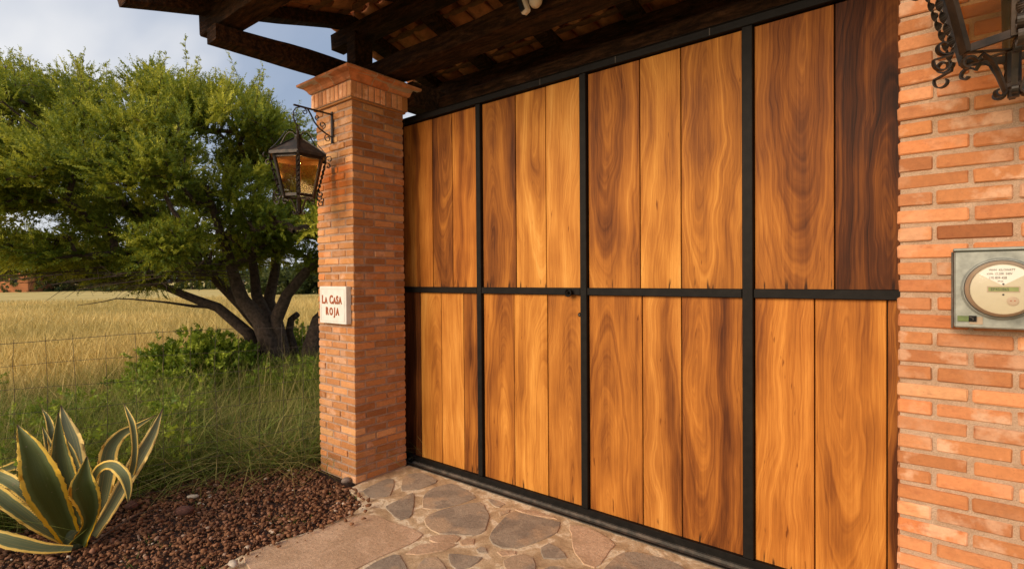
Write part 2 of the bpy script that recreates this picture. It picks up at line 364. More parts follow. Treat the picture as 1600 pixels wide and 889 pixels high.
def stone(poly2, mat, h=.0055, rough=.010):
    """poly2: list of (x,y) in metres; a slab with an uneven rim"""
    pts = []
    n = len(poly2)
    for i in range(n):
        a = Vector(poly2[i]); c = Vector(poly2[(i+1) % n]); L = (c-a).length; k = max(1, int(L/.05))
        for j in range(k):
            q = a.lerp(c, j/k); 
            if j: q += Vector((random.uniform(-1, 1), random.uniform(-1, 1)))*rough*.6
            pts.append(q)
    # chamfer corners
    P = [(pts[i-1]+pts[i]*6+pts[(i+1) % len(pts)])/8 for i in range(len(pts))]; c0_ = sum(P, Vector((0, 0)))/len(P); P = [p+(p-c0_).normalized()*.0065 for p in P]
    cen = sum(P, Vector((0, 0)))/len(P); n = len(P)
    if sum((P[i].x*P[(i+1)%n].y-P[(i+1)%n].x*P[i].y) for i in range(n)) < 0: P = P[::-1]
    v = [(p.x, p.y, -.01) for p in P]+[(p.x, p.y, h*.45) for p in P]
    ins = [p+(cen-p).normalized()*min(.004, (cen-p).length*.2) for p in P]
    v += [(p.x, p.y, h+random.uniform(-.0008, .0008)) for p in ins]
    v.append((cen.x, cen.y, h+.001))
    fs = [(i, (i+1) % n, n+(i+1) % n, n+i) for i in range(n)]+[(n+i, n+(i+1) % n, 2*n+(i+1) % n, 2*n+i) for i in range(n)]+[(2*n+i, 2*n+(i+1) % n, 3*n) for i in range(n)]
    m = bpy.data.meshes.new('flagstone'); m.from_pydata(v, [], fs); m.update()
    return link('flagstone', m, mat, pave)
D, T = M_STD, M_STT
STN = [
 (D, [(566.6,765.6),(585.6,756),(604.6,746.6),(615,747),(615,758),(610.3,773),(587.5,778),(576,777)]),
 (D, [(628.4,748.5),(637,740),(661.7,738),(683.5,749.5),(680.7,753.3),(652,763.7),(627.5,766.6)]),
 (D, [(601.8,790),(621.7,780.8),(645.5,768.5),(646,784),(644.6,801.7),(640.8,806.5),(623.7,812)]),
 (D, [(659.8,793),(664.5,770.4),(677,761),(705,754),(733,768),(744.4,776),(720,785),(700,790),(675,794.5)]),
 (D, [(661.7,811),(673,801.7),(700,793),(726,787.5),(751,783),(757,788),(764,807),(758.7,827),(738,836),(711,832.5),(686.4,833.5),(673,826)]),
 (T, [(380,868.5),(407,856),(475,835),(550,807.5),(571,803.5),(589,804.5),(614,817),(644,825),(662,834),(650,843),(620,857),(574,877),(515,905),(470,925),(405,903)]),
 (T, [(631,864),(654,850),(684.5,847),(718,848.5),(692,859),(654,865)]),
 (T, [(671,836),(690,835.5),(711,834),(721,838),(713,846),(684,847.5),(671,843)]),
 (D, [(570,887),(596,873),(616,864.5),(624,866),(632,880),(642,900),(610,935),(540,925)]),
 (D, [(650,889),(661.7,871),(682.6,868),(692,880),(702,895),(690,917),(655,915)]),
 (D, [(700,863),(730,867.5),(757,869),(735,883),(714,892),(704,880)]),
 (T, [(718,846),(727,840),(743,839.5),(741.5,850),(720,850.5)]),
 (D, [(743.6,857.5),(752,852),(759,856),(763,862.5),(747,862.5)]),
 (D, [(761,777.5),(772,780),(790,786),(779,792),(774,791)]),
 (D, [(777.5,799),(799,794),(795.5,799),(781,806)]),
 (D, [(764,838),(781,817),(801,797),(821,803),(850,809),(876,815),(873,822),(871,830),(842.5,843),(807,855.5),(784,855),(770,848.5)]),
 (T, [(775,860.5),(790,858.5),(807,860),(807,864),(784,868.5)]),
 (D, [(785.5,875),(800,867.5),(817,863.5),(833,870),(837,890),(810,907),(795,892)]),
 (D, [(844,855),(857.6,846),(873,855),(888,870.5),(866,871.5),(848,871)]),
 (D, [(846,889),(860,883.5),(874,883.5),(890,893),(880,912),(850,907)]),
 (T, [(889,819),(904,820),(922,824.5),(952,840.5),(962,850),(950,859),(938,879),(930,886),(911,880),(898.5,862),(895,842)]),
 (D, [(944,888),(958,874),(973,862),(989,861),(1025,869),(1060,880),(1078,894),(1060,930),(1000,940),(950,915)]),
 (T, [(803,794.8),(831,796.5),(862,806),(873,810.5),(850,805.5),(829,803)]),
]
used = []
for mt, pl in STN:
    q = [AT(x, y, 2, 0.006) for x, y in pl]
    stone([(p.x, p.y) for p in q], mt); used.append([(p.x, p.y) for p in q])
# the paving goes on towards and beside the viewer: irregular cells
def cell(seed, pts, bound):
    pg = bound[:]
    for p in pts:
        if p == seed: continue
        mx, my = (p[0]+seed[0])/2, (p[1]+seed[1])/2; nx, ny = p[0]-seed[0], p[1]-seed[1]
        L = math.hypot(nx, ny)
        if L > 1.2: continue
        nx /= L; ny /= L; mx -= nx*.014; my -= ny*.014; o_ = []
        for i in range(len(pg)):
            a, c = pg[i], pg[(i+1) % len(pg)]
            da = (a[0]-mx)*nx+(a[1]-my)*ny; dc = (c[0]-mx)*nx+(c[1]-my)*ny
            if da <= 0: o_.append(a)
            if da*dc < 0:
                t = da/(da-dc); o_.append((a[0]+(c[0]-a[0])*t, a[1]+(c[1]-a[1])*t))
        pg = o_
        if len(pg) < 3: return []
    return pg
cand = []
for i in range(14):
    for j in range(8):
        x = -2.55+i*.31+random.uniform(-.11, .11); y = -.1+j*.37+random.uniform(-.13, .13)
        cand.append((x, y))
ucen = [(sum(p[0] for p in u)/len(u), sum(p[1] for p in u)/len(u)) for u in used]
def clipy(p):
    v = Vector((p[0], p[1], 0)) - CAM; z = v.dot(Fv)
    if z < .2: return 9999
    return CY - FPX*v.dot(Uv)/z
ok = [c for c in cand if clipy(c) > 960 and c[1] < 2.6 and c[0] < 1.5]
for c in ok:
    pg = cell(c, [q for q in cand]+ucen, [(-2.52, -.28), (1.55, -.28), (1.55, 2.74), (-2.52, 2.74)])
    if len(pg) >= 3 and min(clipy(p) for p in pg) > 915: stone(pg, random.choice([D, D, T]))
# ------------------------------------------------------------------ gate track
tr = thing('gate_track', 'worn grey steel rail let into the paving along the foot of the wooden gate', 'rail', (-1.7, 2.83, 0))
def trk(name, y0, y1, z0, z1, m=M_TRACK):
    mb = MB(); mb.box(-3.9, 1.3, y0, y1, z0, z1); o = mb.obj(name, m, tr); o.matrix_parent_inverse = Matrix.Translation((1.7, -2.83, 0)); return o
trk('base_plate', 2.775, 2.875, -.02, .006); trk('guide_rail', 2.822, 2.838, .006, .022); trk('edge_strip', 2.775, 2.787, .006, .012, M_IRON)
# ------------------------------------------------------------------ brick pillars
BL, BW, BH, JT, CH = .180, .090, .0435, .0125, .0573
def brick_variants(l, w_, h, n, off=.0045):
    out_ = []
    for i in range(n):
        mb = MB(); mb.box(-l/2, l/2, -w_/2, w_/2, -h/2, h/2); m = mb.me('brick')
        b = bmesh.new(); b.from_mesh(m); bmesh.ops.bevel(b, geom=b.edges[:], offset=off, segments=1, affect='EDGES')
        for v in b.verts:
            v.co += Vector([random.uniform(-1, 1)*.0014 for _ in range(3)])
        b.to_mesh(m); b.free(); out_.append(m)
    return out_
def join_boxes(boxes, name, mat, parent):
    mb = MB()
    for bx_ in boxes: mb.box(*bx_)
    return mb.obj(name, mat, parent, bevel=.003, kind='stuff')
def pillar(x0, y0, lab, bm, mm, faces, lantern_face=None, proud=.0):
    L = 2*BL+2*JT+BW; x1, y1 = x0+L, y0+L
    root = thing('brick_pillar', lab, 'pillar', (x0+L/2, y0+L/2, 0), 'brick gate pillars')
    ox, oy = x0+L/2, y0+L/2
    var = {'l': brick_variants(BL, BW, BH, 7), 's': brick_variants(.045, .05, .108, 5)}
    for vv in var.values():
        for m in vv: m.materials.append(M_SOLD if vv is var['s'] and bm is M_BRICK else bm)
    rest = []
    nc = 49; zt = 0.0
    for c in range(nc):
        z = c*CH+CH/2+.003
        L_ = []
        # (centre x, centre y, along X?, face set)
        def rect(xa, xb, ya, yb, fc): L_.append((xa, xb, ya, yb, fc))
        if c % 2 == 0:
            rect(x1-BL, x1, y0, y0+BW, 'fr'); rect(x1-2*BL-JT, x1-BL-JT, y0, y0+BW, 'f'); rect(x0, x0+BW, y0, y0+BL, 'fl')
            rect(x1-BW, x1, y0+BW+JT, y0+BW+JT+BL, 'r'); rect(x1-BW, x1, y1-BL, y1, 'rb')
            rect(x0, x0+BW, y0+BL+JT, y0+2*BL+JT, 'l'); rect(x0, x0+BL, y1-BW, y1, 'lb'); rect(x0+BL+JT, x0+2*BL+JT, y1-BW, y1, 'b')
        else:
            rect(x0, x0+BL, y0, y0+BW, 'fl'); rect(x0+BL+JT, x0+2*BL+JT, y0, y0+BW, 'f'); rect(x1-BW, x1, y0, y0+BL, 'fr')
            rect(x1-BW, x1, y0+BL+JT, y0+2*BL+JT, 'r'); rect(x1-BL, x1, y1-BW, y1, 'rb')
            rect(x1-2*BL-JT, x1-BL-JT, y1-BW, y1, 'b'); rect(x0, x0+BW, y1-BL, y1, 'lb'); rect(x0, x0+BW, y0+BW+JT, y0+BW+JT+BL, 'l')
        for xa, xb, ya, yb, fc in L_:
            if any(q in faces for q in fc):
                o = link('brick', random.choice(var['l']), None, root)
                al = (xb-xa) > (yb-ya)
                j = lambda a: random.uniform(-a, a)
                pr = random.uniform(-.0035, .0035)+proud
                px = (xa+xb)/2-ox + (pr if 'r' in fc else 0) + j(.0016); py = (ya+yb)/2-oy - (pr if 'f' in fc else 0) + j(.001)
                o.location = (px, py, z+j(.0015))
                o.rotation_euler = (j(.006), j(.012), (0 if al else math.pi/2)+j(.008) + random.choice((0, math.pi)))
                o.scale = (1+j(.014), 1, 1+j(.05))
            else: rest.append((xa-ox, xb-ox, ya-oy, yb-oy, z-BH/2, z+BH/2))
    zt = nc*CH+.006
    mb = MB(); r_ = .0065; mb.box(x0-ox+r_, x1-ox-r_, y0-oy+r_, y1-oy-r_, 0, zt+.24); mb.obj('mortar_core', mm, root)
    # ledge course and soldier band
    p1 = .014; mb = MB(); mb.box(x0-ox-p1, x1-ox+p1, y0-oy-p1, y1-oy+p1, zt-.004, zt+.010); mb.obj('ledge', bm, root, bevel=.003)
    p2 = .026; zb0, zb1 = zt+.010, zt+.125; W = L+2*p2
    mb = MB(); q = p2-.007; mb.box(x0-ox-q, x1-ox+q, y0-oy-q, y1-oy+q, zb0, zb1+.01); mb.obj('band_mortar', mm, root)
    n = 10; step = (W+.010)/n; bw = step-.010
    for side in 'frlb':
        for i in range(n):
            if side in 'rl' and i in (0, n-1): continue      # the corner bricks belong to front and back
            a = -W/2+i*step+bw/2
            e_ = W/2-.025
            loc = {'f': (a, -e_), 'b': (a, e_), 'r': (e_, a), 'l': (-e_, a)}[side]
            if side in faces:
                o = link('soldier_brick', random.choice(var['s']), None, root)
                o.location = (loc[0], loc[1], (zb0+zb1)/2); o.scale = (bw/.045, 1, 1)
                o.rotation_euler = (random.uniform(-.01, .01), random.uniform(-.008, .008), math.pi/2 if side in 'rl' else 0)
                if side == 'f' and i == n-1 or side == 'f' and i == 0: pass
            else:
                hx_, hy_ = (bw/2, .025) if side in 'fb' else (.025, bw/2)
                rest.append((loc[0]-hx_, loc[0]+hx_, loc[1]-hy_, loc[1]+hy_, zb0+.003, zb1-.003))
    join_boxes(rest, 'hidden_side_bricks', bm, root)
    # curved cornice, mitred, three tiles a side
    prof = [(.012, zb1), (.034, zb1+.004), (.040, zb1+.012), (.048, zb1+.026), (.066, zb1+.042), (.092, zb1+.052), (.104, zb1+.058), (.106, zb1+.074), (.02, zb1+.082)]
    h = L/2
    for side in range(4):
        cuts = [-1.0, -.36, .30, 1.0]
        for k in range(3):
            vs = []
            for end in (0, 1):
                t = cuts[k+end]; g_ = .0045*(1 if end == 0 else -1) if abs(t) < .99 else (.0015 if end == 0 else -.0015)
                for pr, z in prof:
                    u = t*(h+pr) if abs(t) > .99 else t*h
                    u += g_; 
                    d_ = h+pr
                    x, y = {0: (u, -d_), 1: (d_, u), 2: (-u, d_), 3: (-d_, -u)}[side]
                    vs.append((x, y, z+random.uniform(-.0015, .0015)))
            m_ = len(prof); fs = [(i, m_+i, m_+i+1, i+1) for i in range(m_-1)]+[tuple(range(m_)), tuple(range(2*m_-1, m_-1, -1))]
            m = bpy.data.meshes.new('cornice_tile'); m.from_pydata(vs, [], fs); m.update(); link('cornice_tile', m, M_CORN, root)
    for side in range(4):
        vs = []
        for sg_ in (-1, 1):
            for pr, z in prof:
                pr2 = pr-.0008; u = sg_*(h+pr2); d_ = h+pr2; vs.append({0: (u, -d_, z), 1: (d_, u, z), 2: (-u, d_, z), 3: (-d_, -u, z)}[side])
        m_ = len(prof); m = bpy.data.meshes.new('cornice_mortar'); m.from_pydata(vs, [], [(i, m_+i, m_+i+1, i+1) for i in range(m_-1)]); m.update(); link('cornice_mortar', m, M_MORTR, root)
    mb = MB(); q = .034; mb.box(-h-q+.01, h+q-.01, -h-q+.01, h+q-.01, zb1+.002, zb1+.066)
    q = .05; mb.box(-h-q+.03, h+q-.03, -h-q+.03, h+q-.03, zb1+.066, 3.058); mb.obj('capping_mortar', M_MORTR, root)
    return root
PX0, PY0 = -3.803, 2.275
pillar(PX0, PY0, 'free-standing red brick gate pillar carrying the roof beam, with the white name plaque on it', M_BRICK, M_MORT, 'fr')
pillar(-.113, 2.2, 'paler peach brick pillar at the right of the gate, with the grey electricity meter on it', M_BRICKR, M_MORTR, 'f', proud=.001)
# ------------------------------------------------------------------ the gate
GY = 2.865
gate = thing('sliding_gate', 'tall sliding gate of varnished orange-brown planks in a black steel frame', 'gate', (-1.75, GY, 0))
def gp(o): o.matrix_parent_inverse = Matrix.Translation((1.75, -GY, 0)); return o
up = [(-3.80, -3.462, .55, .5, .9), (-3.460, -3.122, .72, .20, .35), (-3.119, -2.900, .34, .55, 1.0), (-2.897, -2.634, .70, .15, .85),
      (-2.586, -2.282, .42, .38, .22), (-2.279, -2.028, .80, .62, .75), (-2.025, -1.754, .88, .85, .12),
      (-1.704, -1.360, .52, .40, .80), (-1.357, -1.117, .80, .10, .95), (-1.114, -.791, .56, .42, .62),
      (-.735, -.387, .56, .55, .82), (-.384, .06, .16, .48, .30)]
lo = [(-3.80, -3.50, .5, .5, .3), (-3.497, -3.277, .13, .3, .7), (-3.274, -3.034, .72, .65, .15), (-3.031, -2.794, .82, .8, .9), (-2.791, -2.634, .45, .2, .6),
      (-2.586, -2.305, .58, .58, .18), (-2.302, -2.022, .78, .75, .10), (-2.019, -1.754, .62, .60, .12),
      (-1.704, -1.350, .60, .42, .10), (-1.347, -1.117, .72, .9, .9), (-1.114, -.791, .46, .38, .66),
      (-.735, -.469, .76, .05, .95), (-.466, -.187, .66, .50, .72), (-.184, .10, .22, .7, .1)]
for row, z0, z1 in ((up, 1.436, 2.758), (lo, .058, 1.394)):
    for i, (xa, xb, tone, hx, hz_) in enumerate(row):
        mb = MB(); cx_, cz_ = (xa+xb)/2, (z0+z1)/2; dy = random.uniform(-.0015, .0015)
        g_ = random.uniform(.001, .002)
        mb.box(xa-cx_+g_, xb-cx_-g_, -.0125, .0125, z0-cz_, z1-cz_)
        o = mb.obj('plank', M_WOOD, gate, bevel=.0018); o.location = (cx_+1.75, dy+.0125, cz_)
        o.color = (tone, hx, hz_, random.random())
mb = MB(); mb.box(-3.82, .12, GY+.03, GY+.034, .02, 2.80); gp(mb.obj('backing_sheet', M_IRON, gate))
FY0, FY1 = 2.838, 2.872
for a, c in ((-2.632, -2.588), (-1.752, -1.706), (-.789, -.737)):
    mb = MB(); mb.box(a, c, FY0, FY1, .062, 2.762); gp(mb.obj('upright_bar', M_IRON, gate, bevel=.003))
def bar(name, x0, x1, z0, z1, y0=FY0, y1=FY1): mb = MB(); mb.box(x0, x1, y0, y1, z0, z1); return gp(mb.obj(name, M_IRON, gate, bevel=.003))
bar('top_rail', -3.82, .12, 2.764, 2.812, FY0-.001); bar('bottom_rail', -3.82, .12, .016, .0605, FY0-.001)
bar('top_lip', -3.82, .12, 2.806, 2.812, 2.828, 2.840)
segs = [(-3.82, -2.634), (-2.586, -1.754), (-1.704, -.791), (-.735, .12)]
for a, c in segs: bar('middle_rail', a, c, 1.392, 1.438, FY0+.003)
for x in (-3.42, -2.05, -.95, -1.5):                                     # small weld marks on the rail
    mb = MB(); mb.box(x, x+.004, 2.8345, 2.8375, 2.768, 2.806); gp(mb.obj('weld_seam', M_TRACK, gate))
# lock ring and keyhole
def disc_y(mb, x, y, z, r, d, n=18):
    vs = [(x, y-d, z)]; 
    for k in range(n): vs.append((x+r*math.cos(2*math.pi*k/n), y-d, z+r*math.sin(2*math.pi*k/n)))
    for k in range(n): vs.append((x+r*math.cos(2*math.pi*k/n), y, z+r*math.sin(2*math.pi*k/n)))
    fs = [(0, 1+(k+1) % n, 1+k)[::-1] for k in range(n)]+[(1+k, 1+(k+1) % n, 1+n+(k+1) % n, 1+n+k) for k in range(n)]
    mb.add(vs, fs)
mb = MB(); disc_y(mb, -1.827, 2.840, 1.407, .020, .018)
rk = gp(mb.obj('handle', M_IRON, gate, bevel=.003))
mb = MB(); mb.tube([(-1.827+.022*math.cos(a), 2.816, 1.407+.022*math.sin(a)) for a in np.linspace(0, 2*math.pi, 21)], .0055, 8, False); mb.obj('pull_ring', M_IRON, rk, smooth=True)
mb = MB(); mb.tube([(-1.827, 2.815, 1.407), (-1.827, 2.800, 1.407)], [.010, .006], 10); mb.obj('knob', M_IRON, rk, smooth=True)
mb = MB(); disc_y(mb, -1.770, GY-.001, 1.268, .013, .006); gp(mb.obj('lock_escutcheon', M_IRON, gate, bevel=.0015))
mb = MB(); mb.tube([(-1.770, GY-.006, 1.268), (-1.770, GY-.011, 1.268)], .006, 10); gp(mb.obj('lock_cylinder', M_TRACK, gate))
for xw in (-3.36, .05):                                                  # the rollers under the bottom rail
    w_ = MB(); w_.tube([(xw, 2.812, .040), (xw, 2.846, .040)], .032, 20); wo = gp(w_.obj('wheel', M_IRON, gate, bevel=.003))
    w_ = MB(); w_.tube([(xw, 2.800, .040), (xw, 2.812, .040)], .010, 8); w_.obj('axle', M_TRACK, wo)
    w_ = MB(); w_.box(xw-.075, xw-.02, 2.82, 2.836, .055, .075); gp(w_.obj('wheel_bracket', M_IRON, gate))
# ------------------------------------------------------------------ porch roof
roof = thing('tiled_porch_roof', 'dark timber porch roof with clay barrel tiles resting on the brick pillars above the gate', 'roof', (-1.8, 2.62, 3.06))
def rp_(o): o.matrix_parent_inverse = Matrix.Translation((1.8, -2.62, -3.06)); return o
def beam(name, p0, p1, wd, ht, seed=0, arch=0.0, rag=.004, chamfer=.006, n=14, mat=None):
    """hewn timber from p0 to p1 (centre line), wd across, ht high"""
    p0, p1 = Vector(p0), Vector(p1); t = (p1-p0).normalized(); sd_ = t.cross(Vector((0, 0, 1))).normalized(); u = sd_.cross(t)
    vs = []; q = chamfer
    for i in range(n+1):
        s_ = i/n; c = p0.lerp(p1, s_); a = arch*math.sin(math.pi*s_)
        for j, (sx_, sz_) in enumerate(((-wd/2+q, -ht/2), (wd/2-q, -ht/2), (wd/2, -ht/2+q), (wd/2, ht/2-q), (wd/2-q, ht/2), (-wd/2+q, ht/2), (-wd/2, ht/2-q), (-wd/2, -ht/2+q))):
            nx_ = mnoise.noise(Vector((s_*n*.45+seed, j*1.7, 0)))*rag*2.2; nz_ = mnoise.noise(Vector((s_*n*.45, j*1.7, seed+5)))*rag*2.2
            vs.append(c+sd_*(sx_+nx_)+u*(sz_+nz_+(a if sz_ > 0 else a*.25)))
    fs = []
    for i in range(n):
        for j in range(8): fs.append((i*8+j, i*8+(j+1) % 8, (i+1)*8+(j+1) % 8, (i+1)*8+j))
    fs.append(tuple(range(7, -1, -1))); fs.append(tuple(range(n*8, n*8+8)))
    m = bpy.data.meshes.new(name); m.from_pydata(vs, [], fs); m.update()
    return rp_(link(name, m, mat or M_BEAM, roof))
beam('tie_beam', (-3.712, 1.478, 3.112), (-3.712, 3.78, 3.118), .135, .105, 3, arch=.055)
beam('tie_beam', (.10, 1.40, 3.13), (.10, 3.78, 3.13), .135, .125, 8)
beam('lintel_beam', (-3.641, 2.655, 3.125), (.6, 2.655, 3.125), .20, .135, 12, rag=.010, n=26)
beam('eave_beam', (-4.00, 1.597, 3.290), (.6, 1.597, 3.290), .165, .190, 20, rag=.006, n=26)
beam('ridge_beam', (-4.035, 2.625, 3.515), (.6, 2.625, 3.515), .13, .135, 31, rag=.006, n=26)
beam('rear_eave_beam', (-4.00, 3.645, 3.290), (.6, 3.645, 3.290), .165, .190, 44, rag=.006, n=26)
beam('trimmer_beam', (-3.325, 2.79, 2.965), (-3.325, 3.78, 2.965), .15, .20, 71, n=6)
beam('rear_lintel', (-3.17, 3.06, 2.905), (.6, 3.06, 2.905), .15, .16, 51, rag=.010, chamfer=.03, n=26)
for xp in (-3.704, .10):
    mb = MB(); mb.box(xp-.059, xp+.059, 2.530, 2.558, 3.165, 3.495); mb.box(xp-.059, xp+.059, 2.558, 2.70, 3.165, 3.447); rp_(mb.obj('king_post', M_BEAM, roof, bevel=.004))
SL = .270
def rz(y): return 3.600-SL*abs(y-2.62)                                   # underside of the rafters
RX = [-3.85, -3.15, -2.44, -1.72, -1.00, -.28, .42]
for i, x in enumerate(RX):
    for y0_, y1_ in ((2.622, 1.02), (2.618, 4.22)):
        beam('rafter', (x, y0_, rz(y0_)+.045), (x, y1_, rz(y1_)+.045), .115, .09, 60+i*3+y1_, rag=.004, n=8)
nb = math.sqrt(1+SL*SL)
rows = [.10, .37, .64, .91, 1.18, 1.45]
for sgn in (-1, 1):
    for r_ in rows:
        y = 2.62+sgn*r_; z = rz(y)+.101
        beam('batten', (-4.06, y, z), (.6, y, z), .055, .024, 100+r_*10+sgn, rag=.002, n=20, mat=M_BATT)
# barrel tiles: a channel tile (trough) between two cover tiles
def tile_mesh(r0, r1, L, up_, th=.012, n=8):
    vs = []
    for e_ in (0, 1):
        R_ = r0 if e_ == 0 else r1
        for off in (0, th):
            for k in range(n+1):
                a = math.pi*(k/n); rr = R_+off*(1 if up_ else 1)
                x = -rr*math.cos(a); z = rr*math.sin(a)*.82
                vs.append((x, -L/2+e_*L, z if up_ else -z))
    m_ = n+1; fs = []
    for k in range(n):
        fs += [(k, k+1, 2*m_+k+1, 2*m_+k), (m_+k, 3*m_+k, 3*m_+k+1, m_+k+1), (k, m_+k, m_+k+1, k+1), (2*m_+k, 2*m_+k+1, 3*m_+k+1, 3*m_+k)]
    fs += [(0, 2*m_, 3*m_, m_), (n, m_+n, 3*m_+n, 2*m_+n)]
    m = bpy.data.meshes.new('roof_tile'); m.from_pydata(vs, [], fs); m.update(); m.shade_smooth(); return m
chan = tile_mesh(.074, .090, .36, False); chan.materials.append(M_CLAY)
covm = tile_mesh(.080, .066, .36, True)
ncol = 22; cov_all = MB()
cv = [v.co.copy() for v in covm.vertices]; cf = [tuple(p.vertices) for p in covm.polygons]
for sgn in (-1, 1):
    for ri in range(5):
        r_ = .155+ri*.27+.05
        for c in range(ncol+1):
            y = 2.62+sgn*r_; ang = math.atan(SL)
            x = -4.10+c*.212; z = rz(y)+.113+.052
            rot = Matrix.Rotation(-ang if sgn > 0 else ang, 4, 'X')
            flip = Matrix.Rotation(0 if sgn > 0 else math.pi, 4, 'Z')
            # local +Y of the tile runs down the slope
            dn = Vector((0, sgn, -SL)).normalized(); ax = Vector((1 if sgn > 0 else -1, 0, 0)); nn = ax.cross(dn)
            B = Matrix((ax, dn, nn)).transposed().to_4x4()
            tilt = Matrix.Rotation(-.045, 4, 'X')
            if c < ncol and not (sgn < 0 and ri == 4 and c > 20):
                o = link('roof_tile', chan, None, roof)
                Mx = Matrix.Translation((x+random.uniform(-.004, .004), y, z+.004+random.uniform(-.002, .003))) @ B @ Matrix.Rotation(.05+random.uniform(-.01, .01), 4, 'X') @ Matrix.Rotation(random.uniform(-.025, .025), 4, 'Z')
                o.matrix_world = Mx; o.location = Mx.translation - Vector((-1.8, 2.62, 3.06))
            Mc = Matrix.Translation((x+.106, y, z+.02)) @ B @ Matrix.Rotation(.05, 4, 'X')
            cov_all.add([Mc @ v for v in cv], cf)
for c in range(17):                                                      # ridge caps
    y = 2.62; 
    for k_ in (0,):
        Mx = Matrix.Translation((-4.0+c*.29, y, rz(2.62)+.235)) @ Matrix.Rotation(-math.pi/2, 4, 'Z') @ Matrix.Rotation(.03, 4, 'X') @ Matrix.Scale(1.5, 4, (1, 0, 0))
        cov_all.add([Mx @ v for v in cv], cf)
rp_(cov_all.obj('cover_tiles', M_CLAY, roof, smooth=True, kind='stuff'))
# ------------------------------------------------------------------ white security lamp on the lintel
M_WHITE = mat_simple('off_white_plastic', (.72, .62, .52), .45, .12, 20, .05)
M_DARKGL = mat_simple('dark_lens', (.02, .02, .022), .15, .1, 20, 0)
sc_ = thing('security_camera', 'small white security camera with a dark front hung from the porch beam', 'camera', (-1.86, 2.45, 3.15))
def slab(name, mat, parent, c, rotm, sx_, sy_, sz_, taper=1.0, bevel=.006, inv=None):
    vs = [];
    for z_, t_ in ((-1, taper), (1, 1)):
        for x_, y_ in ((-1, -1), (1, -1), (1, 1), (-1, 1)): vs.append(Vector(c)+rotm @ Vector((x_*sx_/2*t_, y_*sy_/2*t_, z_*sz_/2)))
    mb = MB(); mb.add(vs, [(0, 3, 2, 1), (4, 5, 6, 7), (0, 1, 5, 4), (1, 2, 6, 5), (2, 3, 7, 6), (3, 0, 4, 7)])
    o = mb.obj(name, mat, parent, bevel=bevel)
    if inv is not None: o.matrix_parent_inverse = Matrix.Translation(-Vector(inv))
    return o
q0 = (-1.86, 2.45, 3.15); Rm = Matrix.Rotation(math.radians(-24), 3, 'X') @ Matrix.Rotation(math.radians(14), 3, 'Y') @ Matrix.Rotation(math.radians(20), 3, 'Z')
dcam = (Vector((-1.88, 2.46, 3.10))-CAM).dot(Fv)
a_ = (PD(793, -62, dcam+.03)-PD(823, 21, dcam)); La = a_.length; a_.normalize()
n_ = (CAM-PD(808, -20, dcam)).normalized(); n_ = (n_-a_*n_.dot(a_)).normalized(); s_ = a_.cross(n_).normalized()
turn = math.radians(-34); n_, s_ = n_*math.cos(turn)+s_*math.sin(turn), s_*math.cos(turn)-n_*math.sin(turn)
Rm = Matrix((s_, -n_, a_)).transposed(); cc_ = PD(808, -20, dcam)
slab('housing', M_WHITE, sc_, cc_, Rm, .068, .062, La, .74, .012, q0)
slab('dark_front', M_DARKGL, sc_, cc_+Rm @ Vector((0, -.0275, -.034)), Rm, .036, .012, La*.72, .85, .002, q0)
mb = MB(); mb.lathe((-1.815, 2.475, 3.095), [(.001, -.042), (.022, -.036), (.036, -.018), (.040, .004), (.036, .03), (.02, .045), (.001, .05)], 18); o = mb.obj('sensor_dome', M_WHITE, sc_, smooth=True); o.matrix_parent_inverse = Matrix.Translation((1.86, -2.45, -3.15))
mb = MB(); mb.tube([(-1.87, 2.48, 3.15), (-1.85, 2.51, 3.165), (-1.84, 2.556, 3.16)], .014, 10); o = mb.obj('mount_arm', M_WHITE, sc_, smooth=True); o.matrix_parent_inverse = Matrix.Translation((1.86, -2.45, -3.15))
# ------------------------------------------------------------------ lanterns
def mat_glass():
    k = NT('amber_seeded_glass'); p = k.pos(); n = k.noise(p, 70, 3, .6)
    k.set('Base Color', (.95, .82, .62, 1)); k.set('Roughness', .12); k.b.inputs['Transmission Weight'].default_value = 1.0; k.b.inputs['IOR'].default_value = 1.12
    tr_ = k.n('ShaderNodeBsdfTransparent'); tr_.inputs[0].default_value = (.97, .90, .77, 1); gl = k.n('ShaderNodeBsdfGlossy'); gl.inputs['Roughness'].default_value = .15
    df = k.n('ShaderNodeBsdfTranslucent'); df.inputs[0].default_value = (.60, .26, .07, 1)
    m1 = k.n('ShaderNodeMixShader'); m1.inputs[0].default_value = .022; k.l(tr_.outputs[0], m1.inputs[1]); k.l(df.outputs[0], m1.inputs[2])
    m2 = k.n('ShaderNodeMixShader'); m2.inputs[0].default_value = .02; k.l(m1.outputs[0], m2.inputs[1]); k.l(gl.outputs[0], m2.inputs[2])
    k.l(m2.outputs[0], k.o.inputs[0]); return k.m
M_GLASS = mat_glass()
k = NT('glowing_bulb'); k.b.inputs['Emission Color'].default_value = (1, .42, .10, 1); k.b.inputs['Emission Strength'].default_value = 110; k.set('Base Color', (1, .7, .4, 1)); M_BULB = k.m
def spiral(c, ux, uz, r0, turns, n=16, start=0.0, sgn=1):
    """inward curl in the plane (ux, uz) starting at c+... """
    pts = []
    for i in range(n+1):
        s_ = i/n; a = start+sgn*turns*2*math.pi*s_; r_ = r0*(1-.72*s_)
        pts.append(Vector(c)+Vector(ux)*(r_*math.cos(a))+Vector(uz)*(r_*math.sin(a)))
    return pts
